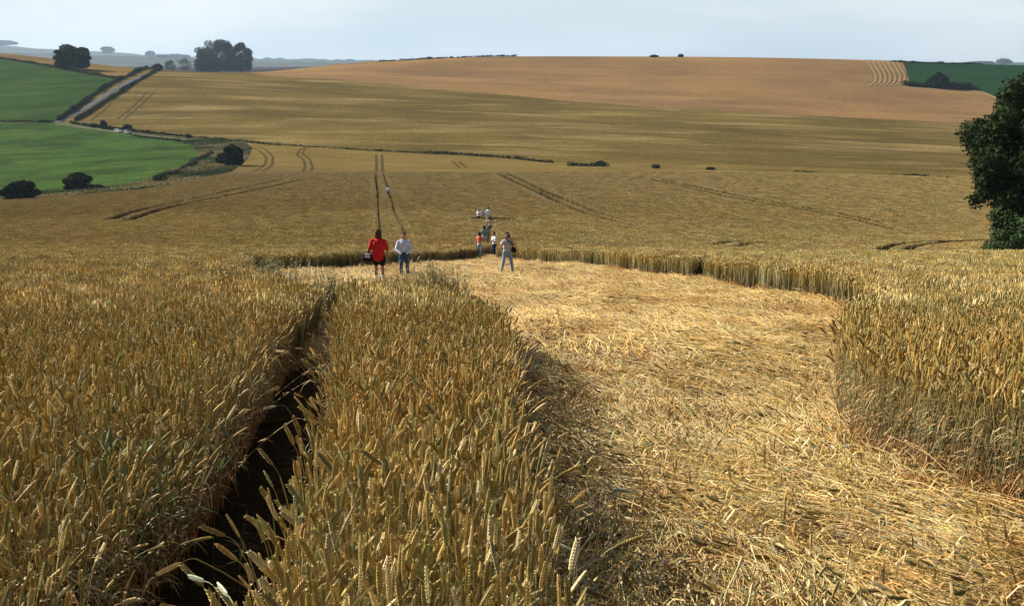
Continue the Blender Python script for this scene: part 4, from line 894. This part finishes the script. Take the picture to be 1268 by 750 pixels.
person(at(605, 99), R(180), 'person in a bright white T-shirt at the end of the path, back turned', 1.78, ('white_cotton', (.78,.78,.78)), ('pale_trousers', (.45,.55,.62)), 'trousers', 'short', ('dark_hair', (.04,.025,.02)), 0, 'down', .06, .0, 1.12, 'tan', ('dark_shoe', (.03,.03,.035)), .022)
person(at(592.5, 98), R(150), 'person in a white top, leftmost of the group at the path end', 1.60, ('white_cotton', (.78,.78,.78)), ('navy_cloth', (.02,.025,.09)), 'trousers', 'long', ('grey_hair', (.35,.34,.33)), 0, 'fold', .06, .0, 1.0, 'skin', ('dark_shoe', (.03,.03,.035)), .022)
person(at(598, 100), R(210), 'person in a light grey top between the two in white', 1.58, ('light_grey', (.42,.44,.48)), ('blue_jeans', (.04,.09,.19)), 'trousers', 'short', ('grey_hair', (.35,.34,.33)), 0, 'fold', .06, .0, 1.0, 'skin', ('dark_shoe', (.03,.03,.035)), .022)
person(at(480.6, 141), R(185), 'lone distant walker in a white shirt in the right tramline', 1.76, ('white_cotton', (.78,.78,.78)), ('blue_jeans', (.04,.09,.19)), 'trousers', 'short', ('dark_hair', (.04,.025,.02)), 0, 'down', .06, .1, 1.12, 'tan', ('dark_shoe', (.03,.03,.035)), .025)

# ------------------------------------------------------------------ parked cars on the lane
def car(p, rz, col, label, est=True):
    t = tag(empty('car', p, rz), label, 'car', 'cars parked on the lane'); body = flat('paint_' + label.split()[0], col, .35, .5, .03)
    prof = [(-2.1,.32), (-2.15,.75), (-2.05,.92), (-1.75,1.35), (.35,1.38), (1.05,.92), (1.95,.80), (2.15,.62), (2.15,.32)] if est else [(-1.8,.32), (-1.85,.85), (-1.5,1.36), (.3,1.38), (.95,.92), (1.65,.80), (1.8,.6), (1.8,.32)]
    mb = MB(); n = len(prof)
    V = [(x, sd_ * (.82 - max(0, z - .9) * .28), z) for sd_ in (-1, 1) for x, z in prof]
    mb.add(V, [(i, (i+1) % n, n + (i+1) % n, n + i) for i in range(n)] + [tuple(range(n))[::-1], tuple(range(n, 2*n))]); mb.build('body', body, t)
    gl = flat('car_glass', (.03,.035,.04), .1, .6, .02)
    x0, x1 = prof[2][0] + .45, .75
    for sd_ in (-1, 1):
        m2 = MB(); m2.add([(x0, sd_ * .825, .95), (x1, sd_ * .825, .95), (.25, sd_ * .735, 1.28), (x0 + .1, sd_ * .735, 1.28)], [(0,1,2,3)]); m2.build('side_window', gl, t)
    m2 = MB(); m2.add([(.98, -.70, .985), (.98, .70, .985), (.42, .62, 1.345), (.42, -.62, 1.345)], [(0,1,2,3)]); m2.build('windscreen', gl, t)
    for x in (prof[0][0] + .75, prof[-1][0] - .8):
        for sd_ in (-1, 1):
            m2 = MB(); m2.tube([(x, sd_ * .70, .31), (x, sd_ * .86, .31)], [.31, .31], 16); w = m2.build('wheel', cloth('tyre', (.02,.02,.02)), t, False)
            m3 = MB(); m3.tube([(x, sd_ * .855, .31), (x, sd_ * .875, .31)], [.18, .18], 12); m3.build('rim', cloth('rim_metal', (.5,.5,.5)), w)
    for sd_ in (-1, 1):
        m2 = MB(); m2.box((prof[-1][0] + .005, sd_ * .62, .62), (.04, .26, .13)); m2.build('headlight', cloth('lamp_glass', (.7,.7,.7)), t)
        m2 = MB(); m2.box((prof[1][0] - .01, sd_ * .68, .74), (.04, .14, .2)); m2.build('tail_light', cloth('tail_red', (.4,.01,.01)), t)
    m2 = MB(); m2.box((0, 0, 1.42), (1.3, .06, .03)) if est else m2.box((-.4, 0, 1.40), (.3, .3, .03)); m2.build('roof_rail', cloth('black_plastic', (.03,.03,.03)), t)
    return t
pc = hit(147, 164.2); dr = hit(170, 167.2) - pc; rz = math.atan2(dr.y, dr.x)
car(pc + Vector((0, 0, .1)), rz, (.5,.5,.5), 'white estate car parked on the lane beyond the pasture')
pc = hit(158.5, 165.6); car(pc + Vector((0, 0, .1)), rz, (.34,.29,.28), 'pale small car parked right of the white estate car', False)

# ------------------------------------------------------------------ air
if HAZE_DENSITY > 0:
    z1 = 270.0; z0 = -160.0
    hz = MB(); hz.box((0, 4900, (z0 + z1) / 2), (14000, 10600, z1 - z0)); ho = hz.build('haze'); tag(ho, 'thin blue summer haze over the downs', 'haze', kind='stuff')
    hm = bpy.data.materials.new('haze_air'); hm.use_nodes = True; hn = hm.node_tree; hn.nodes.remove(hn.nodes['Principled BSDF'])
    pv = hn.nodes.new('ShaderNodeVolumePrincipled'); pv.inputs['Color'].default_value = (.62, .80, 1, 1); pv.inputs['Density'].default_value = HAZE_DENSITY; pv.inputs['Anisotropy'].default_value = .2
    hn.links.new(pv.outputs[0], hn.nodes['Material Output'].inputs['Volume']); ho.data.materials.clear(); ho.data.materials.append(hm)
